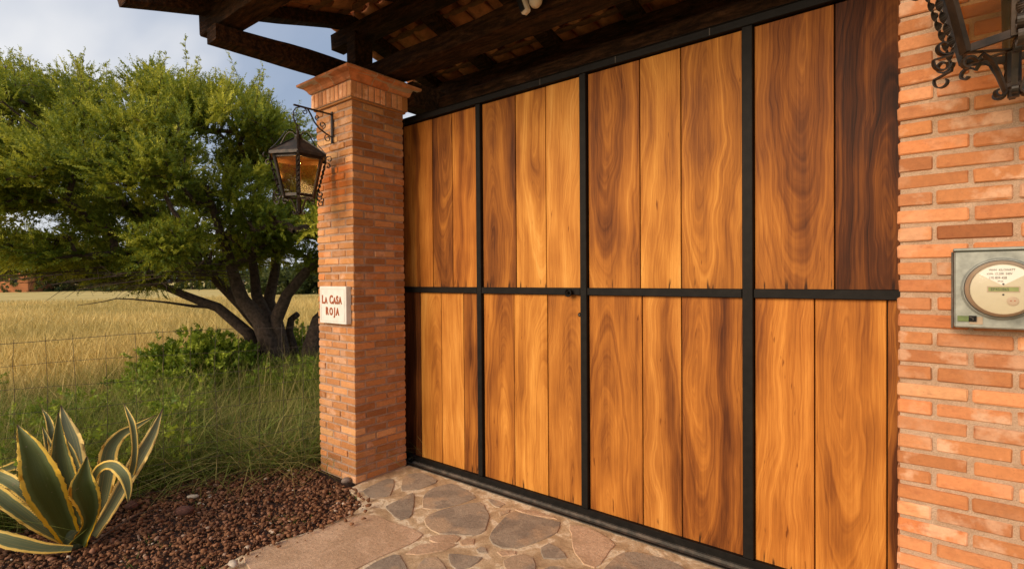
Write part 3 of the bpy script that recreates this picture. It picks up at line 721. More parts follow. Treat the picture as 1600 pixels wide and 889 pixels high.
def make_lantern(lab):
    root = thing('wall_lantern', lab, 'lantern', (0, 0, 0), 'wrought iron wall lanterns')
    Z = Vector((0, 0, 1))
    # origin: on the wall at the arm's height; arm points to -Y, lantern axis at y=-.277
    ay = -.277; 
    def P(r_, a, z): return Vector((r_*math.sin(a), ay-r_*math.cos(a), z))
    A6 = [math.radians(60*i) for i in range(6)]
    # bracket
    mb = MB(); mb.ribbon([(0, -.004, .02), (0, -.004, -.215)], .022, .008, (1, 0, 0)); mb.obj('wall_plate', M_LANT, root)
    mb = MB(); mb.ribbon([(0, -.006, 0), (0, ay-.03, 0)], .014, .010, (1, 0, 0)); mb.obj('bracket_arm', M_LANT, root)
    pts = [(0, -.010, -.170), (0, -.06, -.150), (0, -.11, -.125), (0, -.15, -.085), (0, -.175, -.04), (0, -.20, -.004)]
    mb = MB(); mb.ribbon(pts, .012, .006, (1, 0, 0)); mb.obj('bracket_brace', M_LANT, root)
    for c, r_, st, sg in (((0, -.040, -.185), .030, 1.57, 1), ((0, -.085, -.095), .028, -1.2, 1), ((0, -.225, -.030), .022, 1.5, -1), ((0, -.125, -.050), .02, -1.2, -1)):
        mb = MB(); mb.ribbon(spiral(c, (0, 1, 0), Z, r_, 1.15, 18, st, sg), .010, .004, (1, 0, 0)); mb.obj('bracket_scroll', M_LANT, root)
    # hanging hook, S-shaped, and rings
    hk = [(0, ay, -.002), (0, ay+.03, -.012), (0, ay+.052, -.05), (0, ay+.05, -.10), (0, ay+.02, -.13), (0, ay, -.15)]
    hk = [Vector((0, ay+.02, -.004)), Vector((0, ay-.015, -.018)), Vector((0, ay-.034, -.05)), Vector((0, ay-.034, -.09)), Vector((0, ay-.018, -.125)), Vector((0, ay, -.145))]
    mb = MB(); mb.ribbon(hk, .010, .005, (1, 0, 0)); mb.obj('hook', M_LANT, root)
    for cy, cz, r_ in ((ay-.018, -.06, .018), (ay-.015, -.098, .015)):
        mb = MB(); mb.ribbon(spiral((0, cy, cz), (0, 1, 0), Z, r_, 1.1, 14, 2.5, 1), .008, .003, (1, 0, 0)); mb.obj('hook_scroll', M_LANT, root)
    mb = MB(); mb.tube([Vector((0, ay, -.160))+Vector((math.cos(a), 0, math.sin(a)))*.022 for a in np.linspace(0, 2*math.pi, 17)], .0035, 6, False); mb.obj('hanging_ring', M_LANT, root, smooth=True)
    # finial collar
    mb = MB(); mb.lathe((0, ay, 0), [(.001, -.176), (.010, -.180), (.014, -.19), (.009, -.20), (.022, -.205), (.026, -.215), (.020, -.228), (.034, -.232), (.036, -.245), (.03, -.25)], 14); mb.obj('finial_collar', M_LANT, root, smooth=True)
    for i, a in enumerate(A6):                                            # curled straps that rise from the collar and fall to the eave
        pts = [P(.020, a, -.208), P(.040, a, -.188), P(.068, a, -.184), P(.094, a, -.202), P(.115, a, -.235), P(.140, a, -.272), P(.170, a, -.308), P(.205, a, -.345)]
        if i % 1 == 0:
            mb = MB(); mb.ribbon(pts, .010, .004, (math.cos(a), math.sin(a), 0)); mb.obj('roof_strap', M_LANT, root)
    # sheet roof
    for i in range(6):
        a0, a1 = A6[i]-math.radians(0), A6[i]+math.radians(60)
        q = [P(.030, a0, -.236), P(.030, a1, -.236), P(.213, a1, -.355), P(.213, a0, -.355), P(.216, a0, -.376), P(.216, a1, -.376)]
        inn = [p+Vector((0, 0, -.004)) for p in q[:4]]
        mid = (q[2]+q[3])/2+Vector((0, 0, -.004))
        mb = MB(); mb.add(q, [(0, 3, 2, 1), (3, 4, 5, 2)]); mb.add([p+Vector((0, 0, -.005)) for p in q[:4]], [(0, 1, 2, 3)])
        bb = mb.me('roof_panel'); bsub = bmesh.new(); bsub.from_mesh(bb); bmesh.ops.subdivide_edges(bsub, edges=bsub.edges[:], cuts=3, use_grid_fill=True)
        for v in bsub.verts: v.co.z += mnoise.noise(v.co*22)*.003 if v.co.z < -.37 else 0
        bsub.to_mesh(bb); bsub.free(); link('roof_panel', bb, M_ROOFM, root)
        mb = MB(); mb.ribbon([P(.032, a0, -.234), P(.214, a0, -.353)], .010, .005, (math.cos(a0), math.sin(a0), 0)); mb.obj('roof_rib', M_LANT, root)
    RT, RB, ZT, ZB = .180, .112, -.366, -.652
    for i in range(6):
        a0, a1 = A6[i], A6[i]+math.radians(60); tn = (math.cos(a0), math.sin(a0), 0)
        mb = MB(); mb.ribbon([P(RT, a0, ZT), P(RB, a0, ZB)], .028, .012, tn); mb.obj('frame_post', M_LANT, root)
        for z_, R_, hh in ((ZT-.012, RT, .030), (ZB+.008, RB, .020)):
            mb = MB(); p0, p1 = P(R_, a0, z_), P(R_, a1, z_); mb.ribbon([p0, p1], hh, .008, (0, 0, 1)); mb.obj('frame_ring', M_LANT, root)
        g_ = MB(); f_ = .965; q = [P((RT-.004)*1, a0, ZT-.025), P((RT-.004), a1, ZT-.025), P((RB), a1, ZB+.016), P((RB), a0, ZB+.016)]
        cen = sum(q, Vector())/4; nrm = (cen-Vector((0, ay, cen.z))).normalized()*.002
        q = [p+(cen-p)*.05 for p in q]; g_.add([p-nrm for p in q]+[p-nrm*2 for p in q], [(0, 1, 2, 3), (7, 6, 5, 4), (0, 4, 5, 1), (1, 5, 6, 2), (2, 6, 7, 3), (3, 7, 4, 0)]); g_.obj('glass_pane', M_GLASS, root)
        # twisted bars outside each post with a curl at each end
        o_ = .030
        ptsT = [P(RT+o_-(RT-RB)*t, a0, ZT-.035+(ZB-ZT+.05)*t) for t in np.linspace(0, 1, 44)]
        mb = MB(); mb.ribbon(ptsT, .017, .0035, tn, 3.6); mb.obj('twisted_bar', M_LANT, root)
        ux = Vector((math.sin(a0), -math.cos(a0), 0))
        mb = MB(); mb.ribbon([ptsT[0]]+spiral(ptsT[0]+ux*.026+Vector((0, 0, .008)), ux, Z, .027, .95, 16, math.pi, -1), .012, .004, tn); mb.obj('top_curl', M_LANT, root)
        mb = MB(); mb.ribbon(spiral(ptsT[-1]+ux*.022+Vector((0, 0, .004)), ux, Z, .026, .9, 16, math.pi, 1), .015, .004, tn); mb.obj('side_curl', M_LANT, root)
        mb = MB(); mb.ribbon([ptsT[-1], ptsT[-1]+Vector((0, 0, -.018))+ux*.002]+spiral(ptsT[-1]+ux*.022*-1*-1+Vector((0, 0, -.040)), ux, Z, .027, .62, 14, 0.4, -1), .013, .0035, tn); mb.obj('bottom_curl', M_LANT, root)
        # scrolled foot under the ring to the central stem
        pts = spiral(P(RB-.006, a0, ZB-.030), ux, Z, .022, .85, 14, math.pi*.9, -1)[::-1] + [P(.072, a0, ZB-.006), P(.050, a0, ZB-.024), P(.034, a0, ZB-.060), P(.022, a0, ZB-.096)] + spiral(P(.034, a0, ZB-.108), ux, Z, .016, .7, 10, math.pi, 1)
        mb = MB(); mb.ribbon(pts, .013, .005, tn); mb.obj('foot_scroll', M_LANT, root)
    mb = MB(); mb.lathe((0, ay, 0), [(.001, ZB-.005), (.016, ZB-.006), (.016, ZB-.085), (.021, ZB-.09), (.021, ZB-.10), (.012, ZB-.104), (.012, ZB-.125), (.001, ZB-.126)], 10); mb.obj('stem', M_LANT, root)
    mb = MB()
    for i in range(3):
        a = A6[i]; mb.ribbon([P(RB, a, ZB), P(RB, a+math.pi, ZB)], .012, .004, (math.cos(a), math.sin(a), 0))
    mb.obj('base_cross', M_LANT, root)
    mb = MB(); mb.lathe((0, ay, 0), [(.001, -.50), (.012, -.50), (.012, -.445), (.016, -.44), (.016, -.43), (.001, -.43)], 12); mb.obj('candle_holder', M_LANT, root)
    mb = MB(); mb.lathe((0, ay, 0), [(.001, -.43), (.010, -.425), (.013, -.412), (.010, -.392), (.004, -.372), (.001, -.365)], 12); mb.obj('bulb', M_BULB, root, smooth=True)
    return root
def copy_thing(src):
    r = src.copy(); COL.objects.link(r)
    for ch in list(src.children):
        c = ch.copy(); COL.objects.link(c); c.parent = r
        for g2 in ch.children:
            d_ = g2.copy(); COL.objects.link(d_); d_.parent = c
    return r
ln = make_lantern('lit black iron lantern hung from a scrolled bracket on the free-standing left pillar'); ln.location = (-3.571, PY0-.004, 2.742)
l2 = copy_thing(ln); l2.location = (.147, 2.195, 2.742); 
for ch in l2.children:
    if ch.name.startswith('bulb'):
        ch.data = ch.data.copy(); ch.data.materials.clear(); ch.data.materials.append(M_WHITE)
l2['label'] = 'black iron lantern with twisted bars, cut off at the top right, above the meter'
# ------------------------------------------------------------------ name plaque
M_PLQ = mat_simple('white_stone_plaque', (.74, .70, .63), .7, .10, 18, .15)
M_LET = mat_simple('rust_red_letters', (.36, .085, .02), .7, .2, 40, .1)
pq = thing('name_plaque', 'square white stone plaque reading LA CASA ROJA on the brick pillar', 'sign', (-3.535, 2.24, 1.31))
def pqi(o): o.matrix_parent_inverse = Matrix.Translation((3.535, -2.24, -1.31)); return o
mb = MB(); mb.box(-3.710, -3.362, 2.232, 2.278, 1.172, 1.450); pqi(mb.obj('slab', M_PLQ, pq, bevel=.004))
mb = MB()
for (a, c, z0_, z1_) in ((-3.688, -3.384, 1.429, 1.4305), (-3.688, -3.384, 1.1905, 1.192), (-3.690, -3.688, 1.192, 1.429), (-3.384, -3.382, 1.192, 1.429)): mb.box(a, c, 2.2305, 2.233, z0_, z1_)
pqi(mb.obj('incised_border', mat_simple('incised_line', (.45, .42, .36), .8, .1, 20, 0), pq))
def text_mesh(s_, size, xs_=1.0, ext=.002, bold=0.0):
    cu = bpy.data.curves.new('t', 'FONT'); cu.body = s_; cu.size = size; cu.extrude = ext; cu.align_x = 'LEFT'; cu.offset = bold; cu.resolution_u = 3
    o = bpy.data.objects.new('t', cu); COL.objects.link(o)
    dg = bpy.context.evaluated_depsgraph_get(); m = bpy.data.meshes.new_from_object(o.evaluated_get(dg))
    bpy.data.objects.remove(o); 
    for v in m.vertices: v.co.x *= xs_
    return m
def letter(ch, x, z, size, xs_, y, mat, parent, inv, name='letter', bold=0.0, ext=.002):
    m = text_mesh(ch, size, xs_, ext, bold)
    m.transform(Matrix.Rotation(math.pi/2, 4, 'X')); o = link(name, m, mat, parent); o.location = Vector((x, y, z)) - Vector(inv); 
    wx = max(v.co.x for v in m.vertices); wn = min(v.co.x for v in m.vertices); return wx-wn, wn, o
def line(s_, x0, x1, z, mat, parent, inv, y, big, small, xs_, gap, bold=.0):
    """letters fitted between x0 and x1"""
    items = []; tot = 0
    for ch, sz in s_:
        if ch == ' ': items.append((None, .05*1)); tot += .022; continue
        wd, wn, o = letter(ch, 0, z, sz, xs_, y, mat, parent, inv, bold=bold); items.append((o, wd, wn)); tot += wd
    nch = len(s_)-1; g_ = (x1-x0-tot)/max(nch, 1); x = x0
    for it in items:
        if it[0] is None: x += .022+g_; continue
        it[0].location.x = x-it[2]-inv[0]; x += it[1]+g_
QI = (-3.535, 2.24, 1.31)
Bg, Sm = .088, .066
line([('L', Bg), ('A', Sm), (' ', 0), ('C', Bg), ('A', Sm), ('S', Bg*.93), ('A', Sm*1.1)], -3.672, -3.412, 1.322, M_LET, pq, QI, 2.2305, Bg, Sm, .74, .01, .0028)
line([('R', Bg*.92), ('O', Bg*.86), ('J', Bg*.9), ('A', Sm*1.12)], -3.622, -3.448, 1.238, M_LET, pq, QI, 2.2305, Bg, Sm, .74, .01, .0028)
# ------------------------------------------------------------------ electricity meter
em = thing('electricity_meter', 'round electricity meter with a digital display on a grey steel box', 'meter', (.14, 2.15, 1.45))
EI = (.14, 2.15, 1.45)
def ei(o): o.matrix_parent_inverse = Matrix.Translation(-Vector(EI)); return o
M_BOX = mat_simple('weathered_grey_box_steel', (.30, .31, .27), .5, .35, 26, .1, .3)
M_RING = mat_simple('beige_meter_ring', (.40, .29, .19), .4, .15, 26, .05)
M_FACE = mat_simple('beige_meter_face', (.50, .43, .29), .35, .06, 26, 0)
M_FACEW = mat_simple('pale_meter_label', (.72, .66, .57), .35, .04, 26, 0)
M_LCD = mat_simple('green_lcd', (.22, .25, .08), .3, .1, 60, 0)
M_INK = mat_simple('dark_print', (.04, .035, .03), .6, .1, 60, 0)
BX0, BX1, BZ0, BZ1, BYF = .031, .275, 1.340, 1.572, 2.118
mb = MB(); mb.box(BX0, BX1, BYF, 2.2, BZ0, BZ1); ei(mb.obj('box', M_BOX, em, bevel=.004))
mb = MB(); mb.box(BX0-.002, BX1+.002, BYF-.008, 2.2, BZ1+.0005, BZ1+.009); ei(mb.obj('box_lid', M_BOX, em, bevel=.002))
mb = MB(); mb.box(BX0-.006, BX0-.0015, BYF+.05, 2.2, BZ0-.006, BZ1); ei(mb.obj('side_flange', M_TRACK, em))
mcx, mcz = .137, 1.459
def ydisc(name, mat, prof, n=40, c=(mcx, BYF, mcz), parent=em, smooth=True):
    vs = []; fs = []
    for r_, d_ in prof:
        for k_ in range(n): a = 2*math.pi*k_/n; vs.append((c[0]+r_*math.cos(a), c[1]-d_, c[2]+r_*math.sin(a)))
    for i in range(len(prof)-1):
        for k_ in range(n): a = i*n+k_; b_ = i*n+(k_+1) % n; fs.append((a, b_, b_+n, a+n))
    fs.append(tuple(range(len(vs)-n, len(vs))))
    m = bpy.data.meshes.new(name); m.from_pydata(vs, [], fs); m.update()
    b_ = bmesh.new(); b_.from_mesh(m); bmesh.ops.recalc_face_normals(b_, faces=b_.faces); b_.to_mesh(m); b_.free()
    if smooth: m.shade_smooth()
    try: m.set_sharp_from_angle(angle=.6)
    except Exception: pass
    return ei(link(name, m, mat, parent))
ydisc('socket_ring', M_BOX, [(.091, 0), (.091, .010), (.086, .014), (.083, .014)])
ydisc('socket_gap', M_INK, [(.0845, .010), (.0845, .0145), (.080, .0146)])
ydisc('cover_ring', M_RING, [(.082, .010), (.082, .030), (.080, .034), (.074, .058), (.072, .060)])
ydisc('meter_face', M_FACE, [(.0715, .056), (.0715, .0605), (.070, .0608)])
k = NT('clear_meter_cover'); tr_ = k.n('ShaderNodeBsdfTransparent'); gl = k.n('ShaderNodeBsdfGlossy'); gl.inputs['Roughness'].default_value = .08; fr_ = k.n('ShaderNodeFresnel'); fr_.inputs[0].default_value = 1.15; m1 = k.n('ShaderNodeMixShader'); k.l(fr_.outputs[0], m1.inputs[0]); k.l(tr_.outputs[0], m1.inputs[1]); k.l(gl.outputs[0], m1.inputs[2]); k.l(m1.outputs[0], k.o.inputs[0])
ydisc('glass_cover', k.m, [(.0735, .058), (.0728, .068), (.067, .073), (.050, .076), (.02, .0775)])
fy = BYF-.0612
# pale wedge of the label with print
wv = [(mcx, fy, mcz+.010)]+[(mcx+.0685*math.cos(a), fy, mcz+.0685*math.sin(a)) for a in np.linspace(math.radians(40), math.radians(140), 20)]
m = bpy.data.meshes.new('face_label'); m.from_pydata(wv, [], [tuple(range(len(wv)))]); m.update(); ei(link('face_label', m, M_FACEW, em))
def flat(name, mat, x0, x1, z0, z1, y, d=.001): mb = MB(); mb.box(x0, x1, y-d, y, z0, z1); return ei(mb.obj(name, mat, em))
def cap(s_, x, z, size, xs_=.8, name='print'):
    m = text_mesh(s_, size, xs_, .0002); m.transform(Matrix.Rotation(math.pi/2, 4, 'X')); o = link(name, m, M_INK, em); o.location = Vector((x, fy-.0008, z))-Vector(EI); return o
cap('WHM  KILOWATT', mcx-.030, mcz+.052, .0085); cap('kWh  CL200  240V', mcx-.034, mcz+.041, .0085); cap('170 839 458', mcx-.030, mcz+.029, .0095); cap('FM 2S', mcx-.011, mcz+.020, .006)
flat('display_bezel', M_RING, mcx-.034, mcx+.036, mcz-.009, mcz+.008, fy, .001)
flat('display', M_LCD, mcx-.031, mcx+.033, mcz-.0065, mcz+.0055, fy-.001, .0008)
o = cap('EP451865', mcx-.026, mcz-.0045, .0115, .85, 'display_digits'); o.location.y -= .0013
for zz in (mcz+.014, mcz-.016): mb = MB(); disc_y(mb, mcx+.001, fy, zz, .0026, .001, 12); ei(mb.obj('screw', M_INK, em))
ydisc('sensor_port', M_RING, [(.013, .0), (.013, .0016), (.011, .0018)], 24, (mcx+.021, fy, mcz-.034))
for dx in (-.004, .004): mb = MB(); disc_y(mb, mcx+.021+dx, fy-.0018, mcz-.033, .0016, .0006, 10); ei(mb.obj('port_hole', M_LET, em))
flat('seal_tag', mat_simple('green_seal', (.12, .17, .04), .4, .3, 60, 0), BX0+.008, BX0+.034, BZ0+.020, BZ0+.036, BYF, .006)
flat('latch', M_IRON, BX0+.034, BX0+.052, BZ0+.020, BZ0+.037, BYF, .009)
flat('latch_tab', M_RING, BX0+.036, BX0+.066, BZ0+.012, BZ0+.034, BYF, .003)
mb = MB(); mb.tube([(BX0+.036, BYF-.010, BZ0+.034), (BX0+.044, BYF-.013, BZ0+.030), (BX0+.044, BYF-.013, BZ0+.024)], .0018, 6); ei(mb.obj('seal_wire', M_TRACK, em))

# ------------------------------------------------------------------ gravel
def mat_gravel():
    k = NT('red_brown_lava_gravel'); p = k.pos(); a = k.attr('tint')
    n = k.noise(p, 120, 3, .6)
    c = k.ramp(a, [(0, (.085, .033, .012)), (.45, (.185, .074, .028)), (.8, (.28, .122, .050)), (.965, (.30, .14, .08)), (.988, (.46, .34, .24)), (1, (.60, .50, .40))])
    c = k.mix(.5, c, k.ramp(n, [(.3, (.6, .6, .6)), (.7, (1.3, 1.3, 1.3))]), 'MULTIPLY')
    k.set('Base Color', c); k.set('Roughness', .85); k.bump(n, .5, .004); return k.m
M_GRAV = mat_gravel()
EDGE = [(q.x, q.y) for q in edge]
def paved_x(y):                                                    # x of the paving's left edge at this y
    ys_ = [-.3, .7]+[e_[1] for e_ in EDGE]; xs_ = [-2.55, -2.80]+[e_[0] for e_ in EDGE]
    o_ = np.argsort(ys_); return np.interp(y, np.array(ys_)[o_], np.array(xs_)[o_])
# where the gravel gives way to grass
GE = [AT(*q, 2, 0) for q in ((-150, 880), (0, 842), (120, 800), (205, 775), (330, 742), (430, 733), (500, 727))]
gx = np.array([q.x for q in GE]); gy = np.array([q.y for q in GE])
def grass_x(y): return np.interp(y, gy, gx)
M_SOIL = mat_simple('reddish_soil', (.075, .035, .022), .95, .5, 25, .8, 0, .02)
mb = MB(); ys_ = np.linspace(-1.2, 2.9, 22)
for y in ys_:
    xr = paved_x(y)+.01 if y < 2.18 else -3.345
    xl = grass_x(y)-.45
    for t in np.linspace(0, 1, 6): mb.v.append((xl+(xr-xl)*t, y, -.022 if t > .1 else -.09))
for i in range(len(ys_)-1):
    for j in range(5): a = i*6+j; mb.f.append((a, a+1, a+7, a+6))
o = mb.obj('gravel_bed', M_SOIL); o['kind'] = 'structure'
ico = bmesh.new(); bmesh.ops.create_icosphere(ico, subdivisions=1, radius=1); IV = np.array([v.co[:] for v in ico.verts]); IF = np.array([[v.index for v in f.verts] for f in ico.faces]); ico.free()
def scatter_stones(n, xr, smin, smax, tint=None, zbase=-.012):
    V = []; Fs = []; A = []; c = 0
    pts = []
    while len(pts) < n:
        y = RS.uniform(-.6, 2.75); lo_, hi_ = grass_x(y)-.10, (paved_x(y)-.005 if y < 2.22 else -3.82)
        if hi_ <= lo_: continue
        if RS.rand() > (hi_-lo_)/2.4: continue
        x = RS.uniform(lo_, hi_)
        pts.append((x, y))
    for _ in range(int(n*.012)):
        y = RS.uniform(.3, 2.2); pts.append((paved_x(y)+RS.exponential(.035), y))
    for x, y in pts:
        s_ = smin+(smax-smin)*RS.rand()**2.6
        sc = s_*np.array([1, RS.uniform(.5, .95), RS.uniform(.28, .6)])
        v = IV*(1+RS.uniform(-.34, .30, (len(IV), 1)))*sc
        q_ = Quaternion((RS.normal(), RS.normal(), RS.normal(), RS.normal())).normalized() if RS.rand() < .5 else Quaternion((0, 0, 1), RS.uniform(0, 6.28))
        R_ = np.array(q_.to_matrix()); v = v @ R_.T
        v += np.array([x, y, zbase+s_*.25+RS.uniform(0, .012)+(.022 if (y < 2.22 and x > paved_x(y)) else 0)])
        V.append(v); Fs.append(IF+c); c += len(IV); A += [RS.rand() if tint is None else tint]*len(IV)
    return np.vstack(V), np.vstack(Fs).ravel(), A
V, Fs, A = scatter_stones(16500, None, .0055, .022)
m = np_mesh('gravel', V, Fs, 3, {'tint': A}); link('gravel', m, M_GRAV, None, kind='stuff')
def rock(name, px_, py_, s_, mat, lab, sq=(1, .7, .4), rz_=0.0):
    c = AT(px_, py_, 2, .015); v = IV*(1+RS.uniform(-.15, .15, (len(IV), 1)))*np.array(sq)*s_
    m = np_mesh(name, v, IF.ravel(), 3); o = link(name, m, mat); o.location = (c.x, c.y, .018+s_*sq[2]*.4); o.rotation_euler = (.1, .05, rz_)
    bs = bmesh.new(); bs.from_mesh(m); bmesh.ops.subdivide_edges(bs, edges=bs.edges[:], cuts=1, smooth=.6, use_grid_fill=True); bs.to_mesh(m); bs.free()
    o['label'] = lab; o['category'] = 'stone'; return o
M_PALE = mat_simple('pale_stone', (.55, .46, .36), .8, .2, 60, .4); M_REDR = mat_simple('dull_red_rock', (.15, .060, .040), .9, .35, 60, .6, 0, .006)
rock('pale_stone', 302, 776, .042, M_PALE, 'long pale flat stone lying on the gravel near the grass', (1, .35, .22), .9)
rock('pale_stone', 364, 883, .030, M_PALE, 'white pebble at the corner of the paving edge in front', (1, .75, .5), .3)
rock('red_rock', 288, 800, .060, M_REDR, 'largest dark red rock in the gravel bed', (1, .6, .45), .7)
rock('red_rock', 205, 792, .045, M_REDR, 'dark red rock beside the drooping agave leaf', (1, .8, .5), .2)
rock('grey_rock', 541, 753, .035, mat_simple('grey_rock', (.26, .19, .15), .9, .3, 60, .5), 'grey stone against the foot of the brick pillar', (1, .7, .6), 1.0)
# ------------------------------------------------------------------ grass
def mat_grass(name, g0, g1, d0, d1):
    """attribute 'dry' picks between green and straw, 'tint' varies blades, 'tip' runs up the blade"""
    k = NT(name); dry = k.attr('dry'); t = k.attr('tint'); tip = k.attr('tip')
    gr = k.mix(t, g0, g1); st = k.mix(t, d0, d1)
    c = k.mix(dry, gr, st)
    c = k.mix(k.math('MULTIPLY', tip, .35), c, st)
    k.set('Base Color', c); k.set('Roughness', .6); k.b.inputs['Specular IOR Level'].default_value = .25
    tl = k.n('ShaderNodeBsdfTranslucent'); k.l(c, tl.inputs[0]); ms = k.n('ShaderNodeMixShader'); ms.inputs[0].default_value = .35
    k.l(k.b.outputs[0], ms.inputs[1]); k.l(tl.outputs[0], ms.inputs[2]); k.l(ms.outputs[0], k.o.inputs[0]); return k.m
M_LUSH = mat_grass('lush_green_grass', (.025, .075, .006), (.20, .34, .030), (.34, .26, .08), (.62, .48, .18))
M_GRASS = mat_grass('meadow_grass', (.040, .085, .006), (.28, .38, .035), (.34, .26, .08), (.62, .48, .18))
def blades(P, hgt, wid, lean, dry, tint, seg=3):
    """P (n,2) base points; returns a mesh of curved tapering blades"""
    n = len(P); az = RS.uniform(0, 2*math.pi, n); fa = RS.uniform(0, 2*math.pi, n)
    t = np.linspace(0, 1, seg+1)
    V = np.zeros((n, (seg+1)*2, 3)); tipA = np.zeros((n, (seg+1)*2))
    for i, s_ in enumerate(t):
        bend = lean*(s_**1.8); cx_ = P[:, 0]+np.cos(az)*hgt*bend; cy_ = P[:, 1]+np.sin(az)*hgt*bend; cz_ = hgt*(s_-.35*lean*s_**2.2)-.10
        w_ = wid*(1-s_**1.5*.9)/2
        V[:, 2*i] = np.stack([cx_+np.cos(fa)*w_, cy_+np.sin(fa)*w_, cz_], 1); V[:, 2*i+1] = np.stack([cx_-np.cos(fa)*w_, cy_-np.sin(fa)*w_, cz_], 1)
        tipA[:, 2*i] = s_; tipA[:, 2*i+1] = s_
    q = []
    for i in range(seg): q.append([2*i, 2*i+1, 2*i+3, 2*i+2])
    q = np.array(q); base = (np.arange(n)*(seg+1)*2)[:, None, None]
    Fq = (base+q[None]).ravel(); k_ = (seg+1)*2
    return V.reshape(-1, 3), Fq, {'dry': np.repeat(dry, k_), 'tint': np.repeat(tint, k_), 'tip': tipA.ravel()}
def vnoise(x, y, s_, sd_=0.0): return np.array([mnoise.noise(Vector((a*s_+sd_, b_*s_, 0.3))) for a, b_ in zip(x, y)])
TB = PD(432, 590, 8.0)                                             # foot of the tree
# near meadow behind the wire fence, in tufts
def wedge(n, r0, r1, a0=46, a1=92, power=1.0):
    a = np.radians(RS.uniform(a0, a1, n)); r_ = (r0**2+(r1**2-r0**2)*RS.rand(n)**power)**.5
    return -np.sin(a)*r_, np.cos(a)*r_
def behind(x, y):                                                  # left of the grass line
    gxx = np.where(y < 2.35, np.interp(y, gy, gx)+.02, -3.86); gxx = np.where(y > 2.9, -3.6, gxx)
    return x < gxx
nt_ = 9500
x, y = wedge(nt_, 3.0, 9.2, 44, 100); k_ = behind(x, y); x, y = x[k_], y[k_]
nb_ = 6
X = np.repeat(x, nb_)+RS.normal(0, .035, len(x)*nb_); Y = np.repeat(y, nb_)+RS.normal(0, .035, len(x)*nb_)
k_ = behind(X, Y); X, Y = X[k_], Y[k_]
nzv = vnoise(X, Y, .55); nzs = vnoise(X, Y, 2.1, 9)
dist = np.hypot(X, Y)
bear = np.degrees(np.arctan2(-X, Y))                               # degrees left of +Y
dryp = np.clip(.30+nzs*.9+(bear-76)*.02+(dist-6.2)*.16, .02, 1)
right_band = (bear < 71) & (dist < 6.8) & (dist > 4.4)
dryp = np.where(right_band, np.clip(dryp+.22, 0, 1), dryp)
shade = np.hypot(X-TB.x-.3, Y-TB.y) < 1.8
dryp = np.where(shade, dryp*.4, dryp)
near_edge = np.clip((dist-3.0)/1.0, .6, 1)
hg = (RS.uniform(.25, .72, len(X))+nzv*.30)*near_edge
hg = np.where(right_band, hg*.75, hg)
dry = (RS.rand(len(X)) < dryp).astype(float)*RS.uniform(.6, 1, len(X))
V, Fq, at_ = blades(np.stack([X, Y], 1), np.clip(hg, .12, .95), RS.uniform(.004, .009, len(X)), RS.uniform(.1, .95, len(X)), dry, RS.rand(len(X)))
link('meadow_grass', np_mesh('meadow_grass', V, Fq, 4, at_), M_GRASS, None, kind='stuff')
def right_t(X, Y):
    b_ = np.degrees(np.arctan2(-X, Y)); d_ = np.hypot(X, Y); return ((b_ < 71) & (d_ > 4.4) & (d_ < 6.8))*.35
# lush broad-bladed tufts at the gravel edge and in the shade of the tree
x, y = wedge(2600, 3.2, 8.6, 46, 96); k_ = behind(x, y) & (vnoise(x, y, .9, 21) > -.12); x, y = x[k_], y[k_]
nb_ = 26; X = np.repeat(x, nb_)+RS.normal(0, .07, len(x)*nb_); Y = np.repeat(y, nb_)+RS.normal(0, .07, len(x)*nb_); hh_ = np.repeat(RS.uniform(.26, .74, len(x)), nb_)*RS.uniform(.6, 1.1, len(x)*nb_)
hh_ *= np.clip((np.hypot(X, Y)-3.0)/1.3, .5, 1)
tt_ = np.repeat(RS.rand(len(x)), nb_); k_ = behind(X, Y); X, Y, hh_, tt_ = X[k_], Y[k_], hh_[k_], tt_[k_]
V, Fq, at_ = blades(np.stack([X, Y], 1), hh_, RS.uniform(.007, .015, len(X)), RS.uniform(.5, 2.0, len(X)), (RS.rand(len(X)) < np.clip(.08+right_t(X, Y), 0, 1))*.8, np.clip(tt_+RS.uniform(-.2, .2, len(X)), 0, 1))
link('lush_grass_tufts', np_mesh('lush_grass_tufts', V, Fq, 4, at_), M_LUSH, None, kind='stuff')
# tall thin seed stalks
x, y = wedge(900, 3.6, 8.5, 52, 96); k_ = behind(x, y); x, y = x[k_], y[k_]
V, Fq, at_ = blades(np.stack([x, y], 1), RS.uniform(.55, .95, len(x)), RS.uniform(.003, .005, len(x)), RS.uniform(.1, .5, len(x)), np.full(len(x), .9), RS.uniform(.3, 1, len(x)), 4)
link('seed_stalks', np_mesh('seed_stalks', V, Fq, 4, at_), M_GRASS, None, kind='stuff')
# golden field further out
M_GOLD = mat_grass('golden_field_grass', (.26, .21, .05), (.46, .36, .10), (.56, .40, .12), (.90, .70, .28))
x, y = wedge(62000, 7.6, 46, 50, 90, 1.25); 
k_ = np.hypot(x-TB.x, y-TB.y) > 1.2; x, y = x[k_], y[k_]
dist = np.hypot(x, y)
nzv = vnoise(x, y, .22)
V, Fq, at_ = blades(np.stack([x, y], 1), RS.uniform(.30, .62, len(x))+nzv*.12, .004+dist*.0016*RS.uniform(.6, 1.3, len(x)), RS.uniform(.1, .8, len(x)), np.clip(.75+nzv*.8-np.clip(9.0-dist, 0, 1)*.3, .1, 1), RS.rand(len(x)), 2)
link('golden_field', np_mesh('golden_field', V, Fq, 4, at_), M_GOLD, None, kind='stuff')
